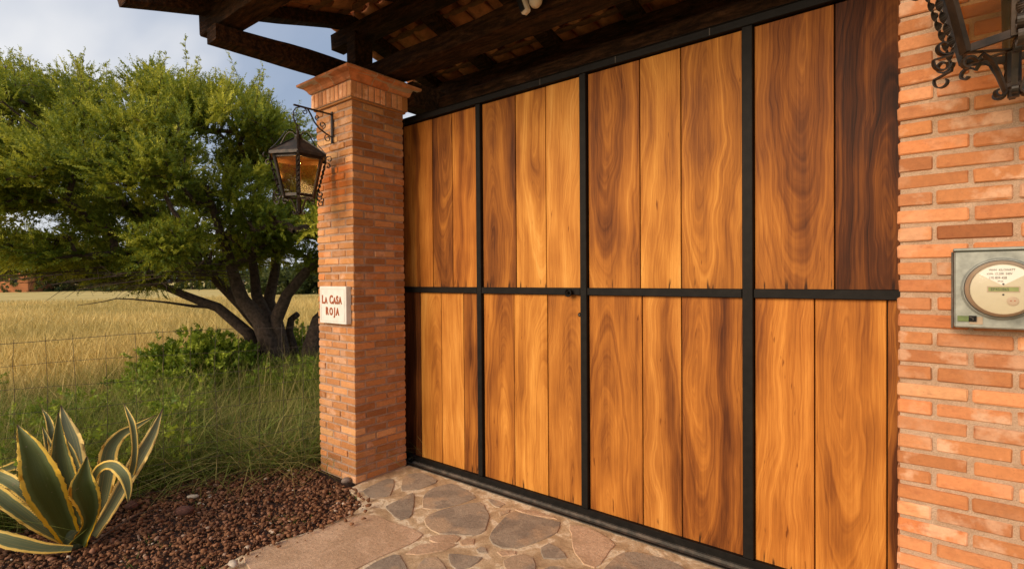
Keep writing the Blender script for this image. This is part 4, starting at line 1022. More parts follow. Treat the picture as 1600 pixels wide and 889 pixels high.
# weeds in the gravel
pts = [AT(px_, py_, 2, 0) for px_, py_ in ((448, 815), (435, 832), (455, 808), (418, 812), (312, 790), (310, 885), (236, 842), (545, 778), (520, 771), (474, 811), (250, 852), (205, 872), (455, 842), (208, 884))]
X = []; Y = []
for p in pts:
    for _ in range(14): X.append(p.x+random.gauss(0, .012)); Y.append(p.y+random.gauss(0, .012))
X, Y = np.array(X), np.array(Y)
V, Fq, at_ = blades(np.stack([X, Y], 1), RS.uniform(.11, .145, len(X)), RS.uniform(.004, .007, len(X)), RS.uniform(.2, .6, len(X)), np.zeros(len(X)), RS.uniform(.5, 1, len(X)))
k_ = NT('fresh_weed'); k_.set('Base Color', (.16, .24, .03, 1)); k_.set('Roughness', .6)
link('gravel_weeds', np_mesh('gravel_weeds', V, Fq, 4, at_), k_.m, None, kind='stuff')
# dead twig on the gravel
mb = MB(); tw = [AT(px_, py_, 2, .03) for px_, py_ in ((146, 848), (165, 834), (186, 820), (215, 803), (250, 793))]
mb.tube(tw, [.006, .006, .005, .004, .002], 6); o = mb.obj('dead_twig', mat_simple('dry_twig', (.13, .085, .055), .8, .3, 80, .3), None, smooth=True); o['label'] = 'thin dead twig lying on the gravel beside the agave'; o['category'] = 'twig'
# ------------------------------------------------------------------ tree
tree = thing('acacia_tree', 'wide bushy green acacia with several leaning trunks behind the wire fence', 'tree', (TB.x, TB.y, 0))
def TP(px_, py_, dd=0.0): return PD(px_, py_, 8.0+dd)
limbs = [ # (points in the photo with depth, radii)
 ([(425, 640, 0), (405, 560, 0), (388, 520, -.1), (340, 480, -.3), (290, 462, -.5), (230, 440, -.7)], [.14, .11, .085, .07, .055, .035]),
 ([(430, 640, 0), (425, 560, 0), (408, 510, 0), (380, 478, .0), (350, 450, .1), (300, 400, .2), (240, 340, .3)], [.14, .13, .11, .085, .07, .05, .03]),
 ([(436, 640, 0), (430, 560, -.1), (405, 500, -.2), (380, 470, -.3), (365, 430, -.4), (345, 370, -.6), (320, 290, -.8)], [.15, .14, .12, .10, .08, .06, .03]),
 ([(440, 640, 0), (428, 540, 0), (418, 500, .1), (402, 460, .2), (395, 400, .3), (370, 320, .4), (350, 240, .5)], [.2, .14, .10, .08, .06, .05, .03]),
 ([(440, 640, .1), (432, 520, .2), (420, 470, .4), (430, 420, .5), (428, 350, .7), (430, 270, .8)], [.18, .12, .09, .07, .05, .03]),
 ([(445, 640, 0), (436, 540, 0), (432, 500, -.1), (448, 460, -.2), (475, 430, -.3), (520, 380, -.4), (560, 300, -.5)], [.19, .14, .10, .08, .07, .05, .03]),
 ([(520, 640, .3), (480, 570, .2), (500, 500, .2), (540, 460, .2), (580, 380, .3)], [.16, .14, .12, .09, .05]),
 ([(470, 600, .3), (462, 560, .25), (450, 520, .2), (455, 500, .2), (466, 490, .2)], [.09, .075, .06, .052, .045]),
 ([(340, 480, -.3), (300, 478, -.5), (250, 472, -.8), (185, 466, -1.0), (120, 477, -1.2)], [.026, .020, .013, .008, .003]),
 ([(345, 425, -.3), (250, 410, -.5), (130, 405, -.6), (20, 400, -.8), (-70, 390, -.9)], [.06, .045, .035, .025, .012]),
 ([(320, 400, .5), (210, 330, .9), (90, 280, 1.2), (-20, 240, 1.4)], [.05, .04, .03, .012]),
]
M_BARK = mat_simple('rough_tree_bark', (.115, .075, .050), .95, .6, 22, .9, 0, .03)
nodes = []; parent_ = []; rad = []
for pts, rr in limbs:
    P3 = [TP(*p) for p in pts]; prev = -1
    for i in range(len(P3)-1):
        k2 = max(2, int((P3[i+1]-P3[i]).length/.12))
        for j in range(k2 if i < len(P3)-2 else k2+1):
            s_ = j/k2; p = P3[i].lerp(P3[i+1], s_); r_ = rr[i]+(rr[i+1]-rr[i])*s_
            nodes.append(p+Vector((mnoise.noise(p*1.7), mnoise.noise(p*1.7+Vector((5, 0, 0))), mnoise.noise(p*1.7+Vector((0, 9, 0)))))*.03); parent_.append(prev); rad.append(r_); prev = len(nodes)-1
NL = len(nodes)
mbT = MB()
def chains(par, lo_, hi_):
    ch_ = {}
    for i in range(lo_, hi_): ch_.setdefault(par[i], []).append(i)
    return ch_
idx = 0
while idx < NL:
    seq = [idx]; idx += 1
    while idx < NL and parent_[idx] == seq[-1]: seq.append(idx); idx += 1
    mbT.tube([nodes[i] for i in seq], [rad[i] for i in seq], 9)
tr_o = mbT.obj('trunk', M_BARK, tree, smooth=True); tr_o.matrix_parent_inverse = Matrix.Translation((-TB.x, -TB.y, 0))
# crown: points inside an uneven flat dome; twigs reach them from the limbs
top_px = [(-230, 190), (-120, 120), (-40, 84), (0, 96), (60, 118), (120, 112), (180, 116), (240, 108), (300, 110), (350, 124), (400, 142), (440, 168), (500, 205), (560, 250), (610, 310), (650, 380)]
bot_px = [(-230, 330), (-120, 400), (0, 432), (60, 430), (120, 442), (200, 448), (260, 436), (330, 426), (380, 420), (440, 410), (500, 420), (560, 430), (650, 400)]
def interp(tb, x_): return np.interp(x_, [a for a, _ in tb], [b_ for _, b_ in tb])
cpts = []
att = 0
while len(cpts) < 2900 and att < 60000:
    att += 1
    px_ = random.uniform(-220, 640); dd = random.uniform(-2.3, 2.6)
    tp, bt = interp(top_px, px_), interp(bot_px, px_)
    prof = math.sqrt(max(0, 1-((dd-.1)/2.5)**2)); 
    if prof < .15: continue
    mid_ = bt-35; tp2 = mid_-(mid_-tp)*(.35+.65*prof); bt2 = bt-(1-prof)*60
    v_ = random.random(); py_ = tp2+(bt2-tp2)*v_
    # prefer the shell and leave gaps between layers
    depthin = min(v_, 1-v_, (1-abs(dd)/2.6)*.9)
    if random.random() < depthin*1.3: continue
    p = TP(px_, py_, dd)
    if mnoise.noise(p*1.25+Vector((3, 3, 3))) < -.08: continue
    if mnoise.noise(Vector((p.x*.6, p.y*.6, p.z*2.0)))< -.14: continue
    hx_ = (px_ < 110 and 325 < py_ < 368 and random.random() < .93)
    if hx_: continue
    cpts.append(p)
root_ = TP(410, 470, 0)
cpts.sort(key=lambda p: (p-root_).length)
NPn = np.array([n_[:] for n_ in nodes]); rootd = np.array([(n_-root_).length for n_ in nodes])
tipsd = []; twig = []; par2 = []; cap_ = len(nodes)+60000
buf = np.zeros((cap_, 3)); buf[:NL] = NPn; bufd = np.zeros(cap_); bufd[:NL] = rootd; cnt = NL; parr = parent_[:]+[0]*0
skip0 = np.zeros(cap_, bool)
for i in range(NL):
    if nodes[i].z < 1.15: skip0[i] = True
for p in cpts:
    pa = np.array(p[:]); d = np.linalg.norm(buf[:cnt]-pa, axis=1)+(bufd[:cnt] > (p-root_).length-.05)*2.0+skip0[:cnt]*9
    j = int(np.argmin(d)); a = Vector(buf[j]); L = (p-a).length
    k2 = max(1, int(L/.14)); prev = j; dirn = (p-a)
    sag = Vector((random.uniform(-1, 1), random.uniform(-1, 1), random.uniform(-.6, .9)))*L*.10
    for s_ in range(1, k2+1):
        t = s_/k2; q = a.lerp(p, t)+sag*math.sin(math.pi*t)
        if cnt >= cap_-2: break
        buf[cnt] = q[:]; bufd[cnt] = (q-root_).length; parr.append(prev); prev = cnt; cnt += 1
    tipsd.append((prev, (p-Vector(buf[parr[prev]])).normalized()))
load = np.zeros(cnt)
for t, _ in tipsd: load[t] += 1
for i in range(cnt-1, NL-1, -1): load[parr[i]] += load[i]
mbB = MB(); done = set()
for i in range(NL, cnt):
    a = Vector(buf[parr[i]]); b_ = Vector(buf[i]); r1 = min(.05, .0042*load[i]**.5); r0 = min(.05, .0042*load[parr[i]]**.5) if parr[i] >= NL else r1*1.1
    n_ = 3 if r1 < .008 else 5
    mbB.tube([a, b_], [r0, r1], n_, False)
crown = mbB.obj('branches', M_BARK, tree); crown.matrix_parent_inverse = Matrix.Translation((-TB.x, -TB.y, 0))
mbS2 = MB()
for _ in range(150):
    px_ = random.uniform(-150, 330); py_ = interp(bot_px, px_)-random.uniform(-6, 22); dd = random.uniform(-1.9, 1.2)
    p = TP(px_, py_, dd); d = Vector((random.gauss(0, .5), random.gauss(0, .5), -.25))+(p-root_).normalized()*.9
    d.normalize(); q = p+d*random.uniform(.2, .5); q2 = q+(d+Vector((random.gauss(0, .4), random.gauss(0, .4), random.uniform(-.5, .3)))).normalized()*random.uniform(.1, .3)
    mbS2.tube([p-d*.5, p, q, q2], [.008, .006, .004, .002], 3, False)
    for _ in range(2):
        a = p.lerp(q, random.random()); mbS2.tube([a, a+(d+Vector((random.gauss(0, .8), random.gauss(0, .8), random.gauss(0, .6)))).normalized()*random.uniform(.08, .25)], [.003, .0015], 3, False)
o = mbS2.obj('bare_twigs', M_BARK, tree, kind='stuff'); o.matrix_parent_inverse = Matrix.Translation((-TB.x, -TB.y, 0))
# feathery sprigs
def mat_leaf(name, g0, g1, yl):
    k = NT(name); t = k.attr('tint'); p = k.pos(); n = k.noise(p, 1.6, 3, .6)
    c = k.mix(t, g0, g1); c = k.mix(k.ramp(k.math('ADD', k.math('MULTIPLY', n, .6), k.math('MULTIPLY', t, .4)), [(.5, (0, 0, 0)), (.75, (1, 1, 1))]), c, yl)
    k.set('Base Color', c); k.set('Roughness', .55); k.b.inputs['Specular IOR Level'].default_value = .3
    tl = k.n('ShaderNodeBsdfTranslucent'); k.l(k.mix(.5, c, yl), tl.inputs[0]); ms = k.n('ShaderNodeMixShader'); ms.inputs[0].default_value = .38
    k.l(k.b.outputs[0], ms.inputs[1]); k.l(tl.outputs[0], ms.inputs[2]); k.l(ms.outputs[0], k.o.inputs[0]); return k.m
M_LEAF = mat_leaf('feathery_acacia_leaf', (.055, .100, .006), (.22, .285, .020), (.56, .53, .055))
def sprigs(pos, dirs, lens, nleaf, lsize, tint, wf=.26, spread=.9):
    """each sprig: small leaf faces (triangles) set alternately along a short stem, roughly in one plane"""
    n = len(pos); V = []; A = []
    d = dirs/np.linalg.norm(dirs, axis=1, keepdims=True); r_ = RS.normal(size=(n, 3)); s_ = np.cross(d, r_); s_ /= np.linalg.norm(s_, axis=1, keepdims=True); u_ = np.cross(d, s_)
    for i in range(nleaf):
        t = (i+.6)/nleaf; sg = 1 if i % 2 else -1
        ang = RS.uniform(-spread, spread, n)+(math.pi if sg < 0 else 0)
        side = s_*np.cos(ang)[:, None]+u_*np.sin(ang)[:, None]
        base = pos+d*(lens*t)[:, None]+u_*(lens*.18*t*t)[:, None]
        L = lsize*RS.uniform(.7, 1.3, n)*(1.25-.8*t); out_ = (side*.85+d*.75); out_ /= np.linalg.norm(out_, axis=1, keepdims=True)
        w_ = np.cross(out_, RS.normal(size=(n, 3))); w_ /= np.linalg.norm(w_, axis=1, keepdims=True); w_ *= (L*wf)[:, None]
        b_ = base+out_*(L*.12)[:, None]
        V.append(np.stack([b_-w_, base+out_*L[:, None], b_+w_], 1)); A.append(np.repeat(np.clip(tint+RS.uniform(-.12, .12, n), 0, 1)[:, None], 3, 1))
    V = np.concatenate(V, 0).reshape(-1, 3); return V, np.arange(len(V)), np.concatenate(A, 0).ravel()
SP = []; SD = []; ST = []
outc = TP(260, 340, 0)
for t, dr in tipsd:
    p = Vector(buf[t]); rim = (p-outc); rim.z *= 1.3; rim.normalize(); tt = random.random()
    axis = (rim*.9+dr*.5+Vector((random.gauss(0, .35), random.gauss(0, .35), .25))).normalized()
    for _ in range(11):
        j = Vector((random.gauss(0, 1), random.gauss(0, 1), random.gauss(0, .7)))
        SP.append(p+j*.055-axis*random.uniform(0, .22)); SD.append(axis+j*.42); ST.append(tt+random.uniform(-.12, .12))
    q = Vector(buf[parr[t]])
    for _ in range(3):
        j = Vector((random.gauss(0, 1), random.gauss(0, 1), random.gauss(0, .7))); SP.append(q+j*.07); SD.append(rim*.6+j*.6+Vector((0, 0, .2))); ST.append(tt*.6)
SP = np.array([p[:] for p in SP]); SD = np.array([p[:] for p in SD]); ns = len(SP)
V, Fq, A = sprigs(SP, SD, RS.uniform(.14, .30, ns), 20, .046, np.clip(ST, 0, 1), .30, .6)
# long shoots standing out of the top
top_t = [(t, dr) for t, dr in tipsd if Vector(buf[t]).z > 3.1 or random.random() < .06]
SP2 = []; SD2 = []; mbS = MB()
for t, dr in random.sample(top_t, min(420, len(top_t))):
    p = Vector(buf[t]); d = (Vector((random.gauss(0, .5), random.gauss(0, .5), 1.0))+(p-outc).normalized()*.7).normalized(); L = random.uniform(.22, .62)
    mbS.tube([p, p+d*L], [.005, .002], 3, False)
    for i in range(int(L/.035)):
        q = p+d*(i*.035+.02); SP2.append(q[:]); SD2.append((d*.7+Vector((random.gauss(0, 1), random.gauss(0, 1), random.gauss(0, .6)))*.8)[:])
SP2 = np.array(SP2); SD2 = np.array(SD2)
V2, F2, A2 = sprigs(SP2, SD2, RS.uniform(.05, .10, len(SP2)), 9, .036, RS.uniform(.5, 1, len(SP2)))
o = mbS.obj('shoots', M_BARK, tree, kind='stuff'); o.matrix_parent_inverse = Matrix.Translation((-TB.x, -TB.y, 0))
V = np.vstack([V, V2]); A = np.concatenate([A, A2])
o = link('crown', np_mesh('crown', V, np.arange(len(V)), 3, {'tint': A}), M_LEAF, tree); o.matrix_parent_inverse = Matrix.Translation((-TB.x, -TB.y, 0))
# ------------------------------------------------------------------ shrub under the tree
M_SHRUB = mat_leaf('broad_shrub_leaf', (.08, .14, .010), (.22, .31, .022), (.42, .48, .05))
def shrub(cpx, cpy, dep, rx_, rz2, lab, n=1500, mat=M_SHRUB, name='leafy_shrub', ls=.055):
    c = PD(cpx, cpy, dep); root = thing(name, lab, 'shrub', (c.x, c.y, -.1)); P_ = []; D_ = []
    mbs = MB()
    for _ in range(26):
        a = random.uniform(0, 6.28); e_ = random.uniform(.15, 1.3); d = Vector((math.cos(a)*math.cos(e_)*rx_, math.sin(a)*math.cos(e_)*rx_, math.sin(e_)*rz2))
        mbs.tube([Vector((c.x, c.y, -.1)), Vector((c.x, c.y, 0))+d*.45+Vector((0, 0, .05)), Vector((c.x, c.y, 0))+d*.9], [.012, .008, .003], 4, False)
    o = mbs.obj('stems', M_BARK, root); o.matrix_parent_inverse = Matrix.Translation((-c.x, -c.y, .1))
    for _ in range(n):
        a = random.uniform(0, 6.28); s_ = random.random()**.4; e_ = math.asin(random.random())
        q = Vector((math.cos(a)*math.cos(e_)*rx_, math.sin(a)*math.cos(e_)*rx_, math.sin(e_)*rz2))*s_*(1+.35*mnoise.noise(Vector((math.cos(a)*2, math.sin(a)*2, e_*2+dep))))
        P_.append((c.x+q.x, c.y+q.y, q.z-.05)); D_.append((q.normalized()+Vector((random.gauss(0, .5), random.gauss(0, .5), .5)))[:])
    V, Fq, A = sprigs(np.array(P_), np.array(D_), RS.uniform(.07, .15, n), 11, ls, RS.rand(n), .42); 
    # wider leaves
    o = link('foliage', np_mesh('foliage', V, Fq, 3, {'tint': A}), mat, root); o.matrix_parent_inverse = Matrix.Translation((-c.x, -c.y, .1)); return root
shrub(318, 560, 7.1, .78, .82, 'round bright green shrub left of the trunks under the acacia', 2200)
shrub(452, 560, 8.9, .8, .72, 'low green shrub just behind the acacia trunks', 900)
shrub(250, 590, 6.3, .6, .42, 'low spreading green weed clump in front of the round shrub', 900)
# mixed broad-leaved weeds standing in the meadow
x, y = wedge(420, 3.9, 8.4, 50, 94); bb_ = np.degrees(np.arctan2(-x, y)); k_ = behind(x, y) & (vnoise(x, y, .7, 40) > -.05) & ((bb_ > 69) | (np.hypot(x, y) > 7.0)); x, y = x[k_], y[k_]
P_ = []; D_ = []
for a_, b_ in zip(x, y):
    hh = random.uniform(.22, .60); rr_ = random.uniform(.05, .14)
    for _ in range(int(16+hh*30)):
        t = random.random()**.7; th_ = random.uniform(0, 6.28)
        P_.append((a_+math.cos(th_)*rr_*t, b_+math.sin(th_)*rr_*t, t*hh-.08)); D_.append((math.cos(th_)*.8, math.sin(th_)*.8, random.uniform(.1, 1.1)))
V, Fq, A = sprigs(np.array(P_), np.array(D_), RS.uniform(.05, .12, len(P_)), 7, .042, RS.rand(len(P_)), .36)
link('meadow_weeds', np_mesh('meadow_weeds', V, Fq, 3, {'tint': A}), M_SHRUB, None, kind='stuff')
# ------------------------------------------------------------------ wire fence
fence = thing('wire_fence', 'thin rusty wire mesh fence running from the brick pillar along the grass', 'fence', (-4.1, 1.5, 0))
M_WIRE = mat_simple('rusty_wire', (.085, .065, .048), .7, .3, 60, 0)
F0, F1 = Vector((-3.84, 2.62, 0)), Vector((-4.62, -.1, 0)); FD = (F1-F0); FL = FD.length; FD.normalize()
def fw(o): o.matrix_parent_inverse = Matrix.Translation((4.1, -1.5, 0)); return o
def fpt(s_, z): p = F0+FD*s_; return Vector((p.x+.012*math.sin(s_*5+z*7), p.y, z+.012*math.sin(s_*3.1+z*9)))
hs = [1.135, .98, .83, .69, .56, .44, .33, .23, .14, .06]
for z in hs:
    mb = MB(); mb.tube([fpt(s_, z) for s_ in np.linspace(0, FL, 30)],   .0016 if z < 1.1 else .0022, 4); fw(mb.obj('horizontal_wire', M_WIRE, fence))
s_ = .10
while s_ < FL:
    mb = MB(); s1 = s_+random.uniform(-.012, .012); mb.tube([fpt(s1+random.uniform(-.006, .006), z) for z in np.linspace(-.05, 1.16, 8)], .0015, 4); fw(mb.obj('vertical_wire', M_WIRE, fence)); s_ += .155
for s_ in (FL-.02,):
    mb = MB(); p = fpt(s_, 0); mb.tube([(p.x, p.y, -.1), (p.x, p.y, 1.25)], .02, 8); fw(mb.obj('fence_post', M_BARK, fence))
# ------------------------------------------------------------------ agave
def mat_agave():
    k = NT('variegated_agave_leaf'); uv = k.n('ShaderNodeTexCoord').outputs['UV']; sp = k.n('ShaderNodeSeparateXYZ'); k.l(uv, sp.inputs[0]); p = k.pos()
    wob = k.math('MULTIPLY', k.math('SUBTRACT', k.noise(k.map(uv, (1, 7, 1)), 2, 2, .5), .5), .10)
    u = k.math('ABSOLUTE', k.math('SUBTRACT', sp.outputs[0], .5)); u = k.math('ADD', u, wob)
    oi = k.n('ShaderNodeObjectInfo'); sc = k.n('ShaderNodeSeparateColor'); k.l(oi.outputs['Color'], sc.inputs[0]); mw, pl_ = sc.outputs[0], sc.outputs[1]
    edge_ = k.math('MULTIPLY', k.math('SUBTRACT', u, mw), 45.0, clamp=True)
    str2 = k.math('MULTIPLY', k.ramp(k.noise(k.map(uv, (17, .5, 1)), 1.7, 1, .5), [(.60, (0, 0, 0)), (.63, (1, 1, 1))]), k.math('MULTIPLY', pl_, .5), clamp=True)
    st = k.noise(k.map(uv, (34, 1.5, 1)), 2.0, 3, .6)
    gr = k.mix(st, (.040, .052, .007), (.105, .120, .026)); gr = k.mix(k.ramp(u, [(.22, (0, 0, 0)), (.34, (1, 1, 1))]), gr, (.12, .15, .045))
    ye = k.mix(k.math('MULTIPLY', sp.outputs[1], 1.0, clamp=True), (.82, .44, .008), (.82, .56, .10))
    gr = k.mix(k.math('MULTIPLY', pl_, .75), gr, (.20, .22, .145)); ye = k.mix(k.math('MULTIPLY', pl_, .6), ye, (.74, .62, .33)); gr = k.mix(str2, gr, ye)
    c = k.mix(edge_, gr, ye)
    c = k.mix(k.ramp(sp.outputs[1], [(.93, (0, 0, 0)), (.99, (1, 1, 1))]), c, (.06, .03, .02))
    c = k.mix(k.ramp(k.noise(p, 45, 3, .6), [(.66, (0, 0, 0)), (.72, (.8, .8, .8))]), c, (.20, .14, .08))
    k.set('Base Color', c); k.set('Roughness', .55); k.b.inputs['Specular IOR Level'].default_value = .22
    k.bump(st, .15, .004); return k.m
M_AGAVE = mat_agave()
ab = PD(115, 846, 3.03)
agave = thing('agave_plant', 'spiky agave with grey-green leaves edged in yellow, growing in the gravel', 'plant', (ab.x, ab.y, 0))
def spline(P, n):
    P = [P[0]*2-P[1]]+P+[P[-1]*2-P[-2]]; o_ = []
    for i in range(1, len(P)-2):
        for j in range(n):
            t = j/n; a, b_, c, d = P[i-1], P[i], P[i+1], P[i+2]
            o_.append(.5*((2*b_)+(c-a)*t+(2*a-5*b_+4*c-d)*t*t+(3*b_-a-3*c+d)*t**3))
    o_.append(P[-2]); return o_
def leaf(pts, fold=.22, face=(0, 0, 0), curl=0.0, m_=.325, pale=.38, ws=.92):
    """pts: (crop x, crop y, full width in crop px, extra distance); crop scale 3.557 from (0,620)"""
    S = 3.557; P_ = []; W = []
    for x, y, w_, dd in pts:
        d = 3.03+dd; P_.append(PD(x/S, 620+y/S, d)); W.append(w_*ws/S*d/FPX)
    C_ = spline([Vector((*p, )) for p in P_], 6); Wv = spline([Vector((w_, 0, 0)) for w_ in W], 6); n = len(C_)
    vs = []; uv = []; across = 7
    for i, c in enumerate(C_):
        t = (C_[min(i+1, n-1)]-C_[max(i-1, 0)]).normalized(); view = (c-CAM).normalized()
        s_ = t.cross(view).normalized(); nn = s_.cross(t).normalized()
        if nn.dot(view) > 0: nn = -nn
        tw = curl*i/n; s_, nn = s_*math.cos(tw)+nn*math.sin(tw), nn*math.cos(tw)-s_*math.sin(tw)
        wv = max(.0012, Wv[i].x)
        for side in (0, 1):
            for j in range(across):
                u = j/(across-1); x_ = (u-.5)*wv; x_ += (random.uniform(0, .05)*wv*(1 if u > .5 else -1) if j in (0, across-1) and i % 2 else 0)
                dep = (fold*wv*(abs(u-.5)*2)**1.5)
                th = (.0055 if wv > .02 else .003)*(1-abs(u-.5)*1.9)
                vs.append(c+s_*x_+nn*(dep - (th if side else 0)+0)); uv.append((u, i/(n-1)))
    fs = []; A_ = across; nv0 = len(vs)
    for i in range(2, n-3):
        wv = Wv[i].x
        if wv < .022: continue
        for e_, sg_ in ((0, -1), (across-1, 1)):
            a_ = vs[i*2*across+e_]; b_ = vs[(i+1)*2*across+e_]; s_ = (vs[i*2*across+across-1]-vs[i*2*across]).normalized()*sg_
            for q_ in (.25, .75):
                m0 = a_.lerp(b_, q_-.14); m1_ = a_.lerp(b_, q_+.14); tp_ = a_.lerp(b_, q_+.05)+s_*.0042; k_ = len(vs)
                vs += [m0, m1_, tp_]; uv += [(0.0 if e_ == 0 else 1.0, .99)]*3; fs.append((k_, k_+1, k_+2))
    for i in range(n-1):
        for j in range(A_-1):
            a = i*2*A_+j; b_ = (i+1)*2*A_+j; fs += [(a, a+1, b_+1, b_), (a+A_, b_+A_, b_+A_+1, a+A_+1)]
        a = i*2*A_; b_ = (i+1)*2*A_; fs += [(a, b_, b_+A_, a+A_), (a+A_-1, a+2*A_-1, b_+2*A_-1, b_+A_-1)]
    m = bpy.data.meshes.new('leaf'); m.from_pydata(vs, [], fs); m.update()
    l = m.uv_layers.new(name='UVMap')
    for lp in m.loops: l.data[lp.index].uv = uv[lp.vertex_index]
    m.shade_smooth()
    o = link('leaf', m, M_AGAVE, agave); o.color = (m_+random.uniform(-.02, .02), pale, random.random(), 1); o.matrix_parent_inverse = Matrix.Translation((-ab.x, -ab.y, 0)); return o
leaf([(400, 800, 95, -.02), (335, 680, 135, -.08), (262, 540, 185, -.15), (217, 430, 185, -.18), (170, 300, 120, -.17), (130, 220, 60, -.15), (96, 155, 4, -.12)], m_=.37, pale=0, ws=.88)
leaf([(420, 770, 60, .0), (395, 600, 100, .0), (352, 430, 118, .0), (332, 300, 84, .02), (326, 190, 44, .04), (324, 85, 4, .06)], m_=.42, pale=.15)
leaf([(450, 720, 60, .08), (440, 520, 85, .14), (422, 370, 100, .18), (400, 250, 98, .21), (368, 150, 62, .24), (338, 46, 4, .27)], fold=.12, pale=.8)
leaf([(450, 720, 30, .04), (440, 560, 50, .07), (428, 430, 58, .09), (400, 320, 40, .11), (368, 235, 4, .13)])
leaf([(380, 740, 40, .1), (330, 480, 60, .2), (300, 270, 52, .28), (270, 130, 30, .33), (232, 65, 3, .36)])
leaf([(360, 720, 40, .12), (310, 500, 60, .2), (285, 330, 50, .25), (262, 240, 32, .27), (234, 162, 3, .29)])
leaf([(440, 812, 90, -.03), (495, 700, 66, -.12), (494, 600, 112, -.18), (462, 500, 142, -.22), (470, 415, 70, -.21), (484, 328, 4, -.18)], fold=.3, m_=.375, pale=0, ws=.88)
leaf([(520, 740, 70, .02), (560, 600, 84, .06), (592, 430, 92, .12), (608, 300, 88, .17), (670, 212, 62, .22), (760, 162, 34, .26), (870, 98, 3, .30)], fold=.15)
leaf([(515, 770, 60, -.02), (600, 640, 66, -.05), (690, 480, 76, -.02), (760, 360, 84, .04), (840, 220, 60, .10), (905, 62, 3, .16)], fold=.15, pale=.7)
leaf([(480, 700, 50, 0), (500, 520, 40, .0), (545, 405, 44, -.06), (620, 378, 56, -.12), (685, 430, 62, -.16), (712, 510, 40, -.17), (712, 592, 3, -.17)], fold=.1)
leaf([(600, 650, 30, .05), (690, 520, 40, .03), (735, 400, 38, 0), (750, 280, 34, 0), (738, 160, 34, .02), (712, 90, 22, .05), (690, 42, 3, .08)])
leaf([(370, 780, 50, 0), (230, 625, 66, -.02), (100, 500, 76, 0), (-20, 435, 70, .04), (-130, 390, 10, .08)])
leaf([(370, 800, 50, -.04), (220, 715, 70, -.10), (80, 612, 84, -.14), (-60, 510, 76, -.15), (-180, 440, 6, -.15)])
leaf([(350, 775, 30, .02), (210, 660, 42, .02), (90, 545, 46, .02), (-30, 480, 40, .03), (-120, 440, 6, .05)], fold=.1)
leaf([(400, 842, 36, -.10), (240, 838, 62, -.16), (90, 808, 84, -.2), (-60, 772, 74, -.22), (-220, 760, 6, -.22)], fold=.12)
leaf([(340, 700, 40, .1), (220, 520, 50, .16), (130, 458, 44, .18), (60, 455, 44, .2), (-20, 485, 36, .2), (-80, 540, 4, .2)], fold=.1)
leaf([(330, 690, 40, .14), (200, 450, 56, .24), (110, 382, 54, .27), (40, 396, 44, .28), (-40, 420, 26, .28), (-90, 450, 4, .28)], fold=.1)
mb = MB(); mb.lathe((ab.x, ab.y, 0), [(.001, .12), (.035, .11), (.055, .06), (.06, .0), (.05, -.04)], 14); mb.obj('heart', mat_simple('agave_core', (.10, .11, .04), .7, .3, 50, .4), agave, smooth=True).matrix_parent_inverse = Matrix.Translation((-ab.x, -ab.y, 0))
# ------------------------------------------------------------------ far background
def far_hill(x0, y0, x1, y1, hmax, sd_, mat, name='hills', base=0):
    vs = []; n = 60
    for i in range(n+1):
        t = i/n; x_ = x0+(x1-x0)*t; y_ = y0+(y1-y0)*t; h_ = hmax*(.45+.55*abs(mnoise.noise(Vector((t*5+sd_, 0, 0)))*1.6))*math.sin(math.pi*min(1, max(0, t)))**.4
        d = Vector((x_, y_)).normalized(); vs += [(x_-d.x*120, y_-d.y*120, -.2), (x_, y_, h_+base), (x_+d.x*160, y_+d.y*160, -.2)]
    fs = []
    for i in range(n):
        for j in range(2): a = i*3+j; fs.append((a, a+3, a+4, a+1))
    m = bpy.data.meshes.new(name); m.from_pydata(vs, [], fs); m.update(); return link(name, m, mat, None, kind='structure')
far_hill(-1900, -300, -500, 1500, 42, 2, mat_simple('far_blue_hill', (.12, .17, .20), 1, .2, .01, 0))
M_FT = mat_leaf('distant_foliage', (.05, .075, .018), (.10, .13, .03), (.16, .17, .05))
def far_tree(px_, dep, rx_, hh, lab, n=500):
    c = PD(px_, 445, dep); root = thing('distant_tree', lab, 'tree', (c.x, c.y, 0), 'trees at the far edge of the field')
    mbs = MB(); mbs.tube([(0, 0, -.1), (.1, 0, hh*.35), (0, .1, hh*.7)], [.18, .13, .05], 6); mbs.obj('trunk', M_BARK, root)
    P_ = []; D_ = []
    lob = [(random.uniform(-.6, .6)*rx_, random.uniform(-.6, .6)*rx_, random.uniform(.35, .85)*hh, random.uniform(.3, .5)*rx_) for _ in range(9)]
    for _ in range(n):
        l = random.choice(lob); v = Vector((random.gauss(0, 1), random.gauss(0, 1), random.gauss(0, .8))).normalized()*l[3]*random.random()**.3
        P_.append((l[0]+v.x, l[1]+v.y, max(.3, l[2]+v.z))); D_.append(v[:])
    V, Fq, A = sprigs(np.array(P_), np.array(D_)+1e-4, RS.uniform(.3, .6, n), 10, .5, RS.rand(n), .4)
    link('crown', np_mesh('crown', V, Fq, 3, {'tint': A}), M_FT, root)
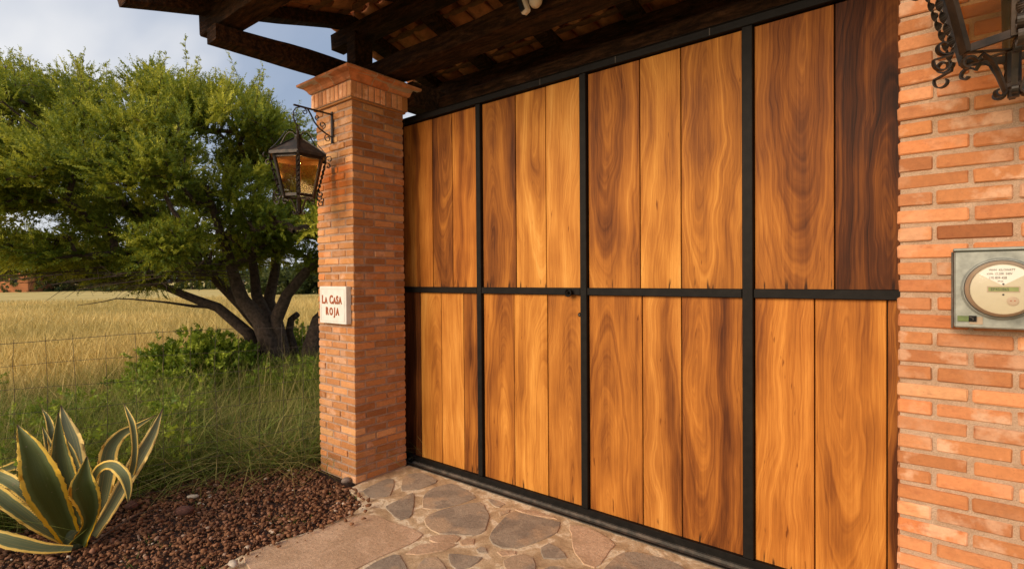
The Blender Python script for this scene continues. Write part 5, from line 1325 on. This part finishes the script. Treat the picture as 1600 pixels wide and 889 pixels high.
far = [(-40, 92, 6, 3.2, 'dark bushy tree at the far edge of the field, left of the orange building'), (62, 88, 6, 3.0, 'low green tree just right of the orange building across the field'),
       (130, 96, 7, 3.0, 'broad low tree across the field under the left end of the acacia crown'), (205, 90, 6, 2.6, 'low tree at the field edge below the acacia crown'), (300, 100, 7, 2.6, 'distant hedge tree seen between the acacia crown and the golden field'),
       (455, 60, 4.0, 2.4, 'distant green tree seen just left of the brick pillar'), (500, 64, 4.5, 3.2, 'distant tree hidden in part by the brick pillar'), (380, 95, 7, 2.8, 'distant tree behind the acacia trunks')]
for a in far: far_tree(*a)
M_ORW = mat_simple('orange_plaster_wall', (.52, .20, .075), .9, .15, .8, .2)
c = PD(8, 445, 84); bd = thing('orange_building', 'low orange plastered building far across the golden field', 'building', (c.x, c.y, 0))
ang = math.atan2(Rv.y, Rv.x); bd.rotation_euler = (0, 0, ang+.15)
mb = MB(); mb.box(-9, 3.2, 0, 6, -.1, 4.1); mb.obj('wall', M_ORW, bd)
mb = MB(); mb.box(-9.3, 3.5, -.3, 6.3, 4.1, 4.45); mb.obj('roof', mat_simple('pale_coping', (.50, .40, .24), .9, .15, 1, 0), bd)
mb = MB()
for x_ in (-6, -3.6, 1.2): f_ = MB(); f_.box(x_-.5, x_+.5, -.04, .02, 1.2, 2.5); f_.obj('window', M_DARKGL, bd)
c = PD(32, 445, 118); bw_ = thing('distant_house', 'tiny blue-grey house rising beyond the right end of the orange building', 'house', (c.x, c.y, 0)); bw_.rotation_euler = (0, 0, ang)
mb = MB(); mb.box(-.9, .9, 0, 4, -.1, 5.6); mb.obj('wall', mat_simple('blue_grey_paint', (.26, .32, .36), .8, .1, 1, 0), bw_)
mb = MB(); mb.add([(-1.1, -.2, 5.6), (1.1, -.2, 5.6), (1.1, 4.2, 5.6), (-1.1, 4.2, 5.6), (-1.1, 2, 6.3), (1.1, 2, 6.3)], [(0, 1, 5, 4), (2, 3, 4, 5), (1, 2, 5), (3, 0, 4), (0, 3, 2, 1)]); mb.obj('roof', mat_simple('grey_sheet', (.35, .36, .38), .6, .1, 1, 0), bw_)
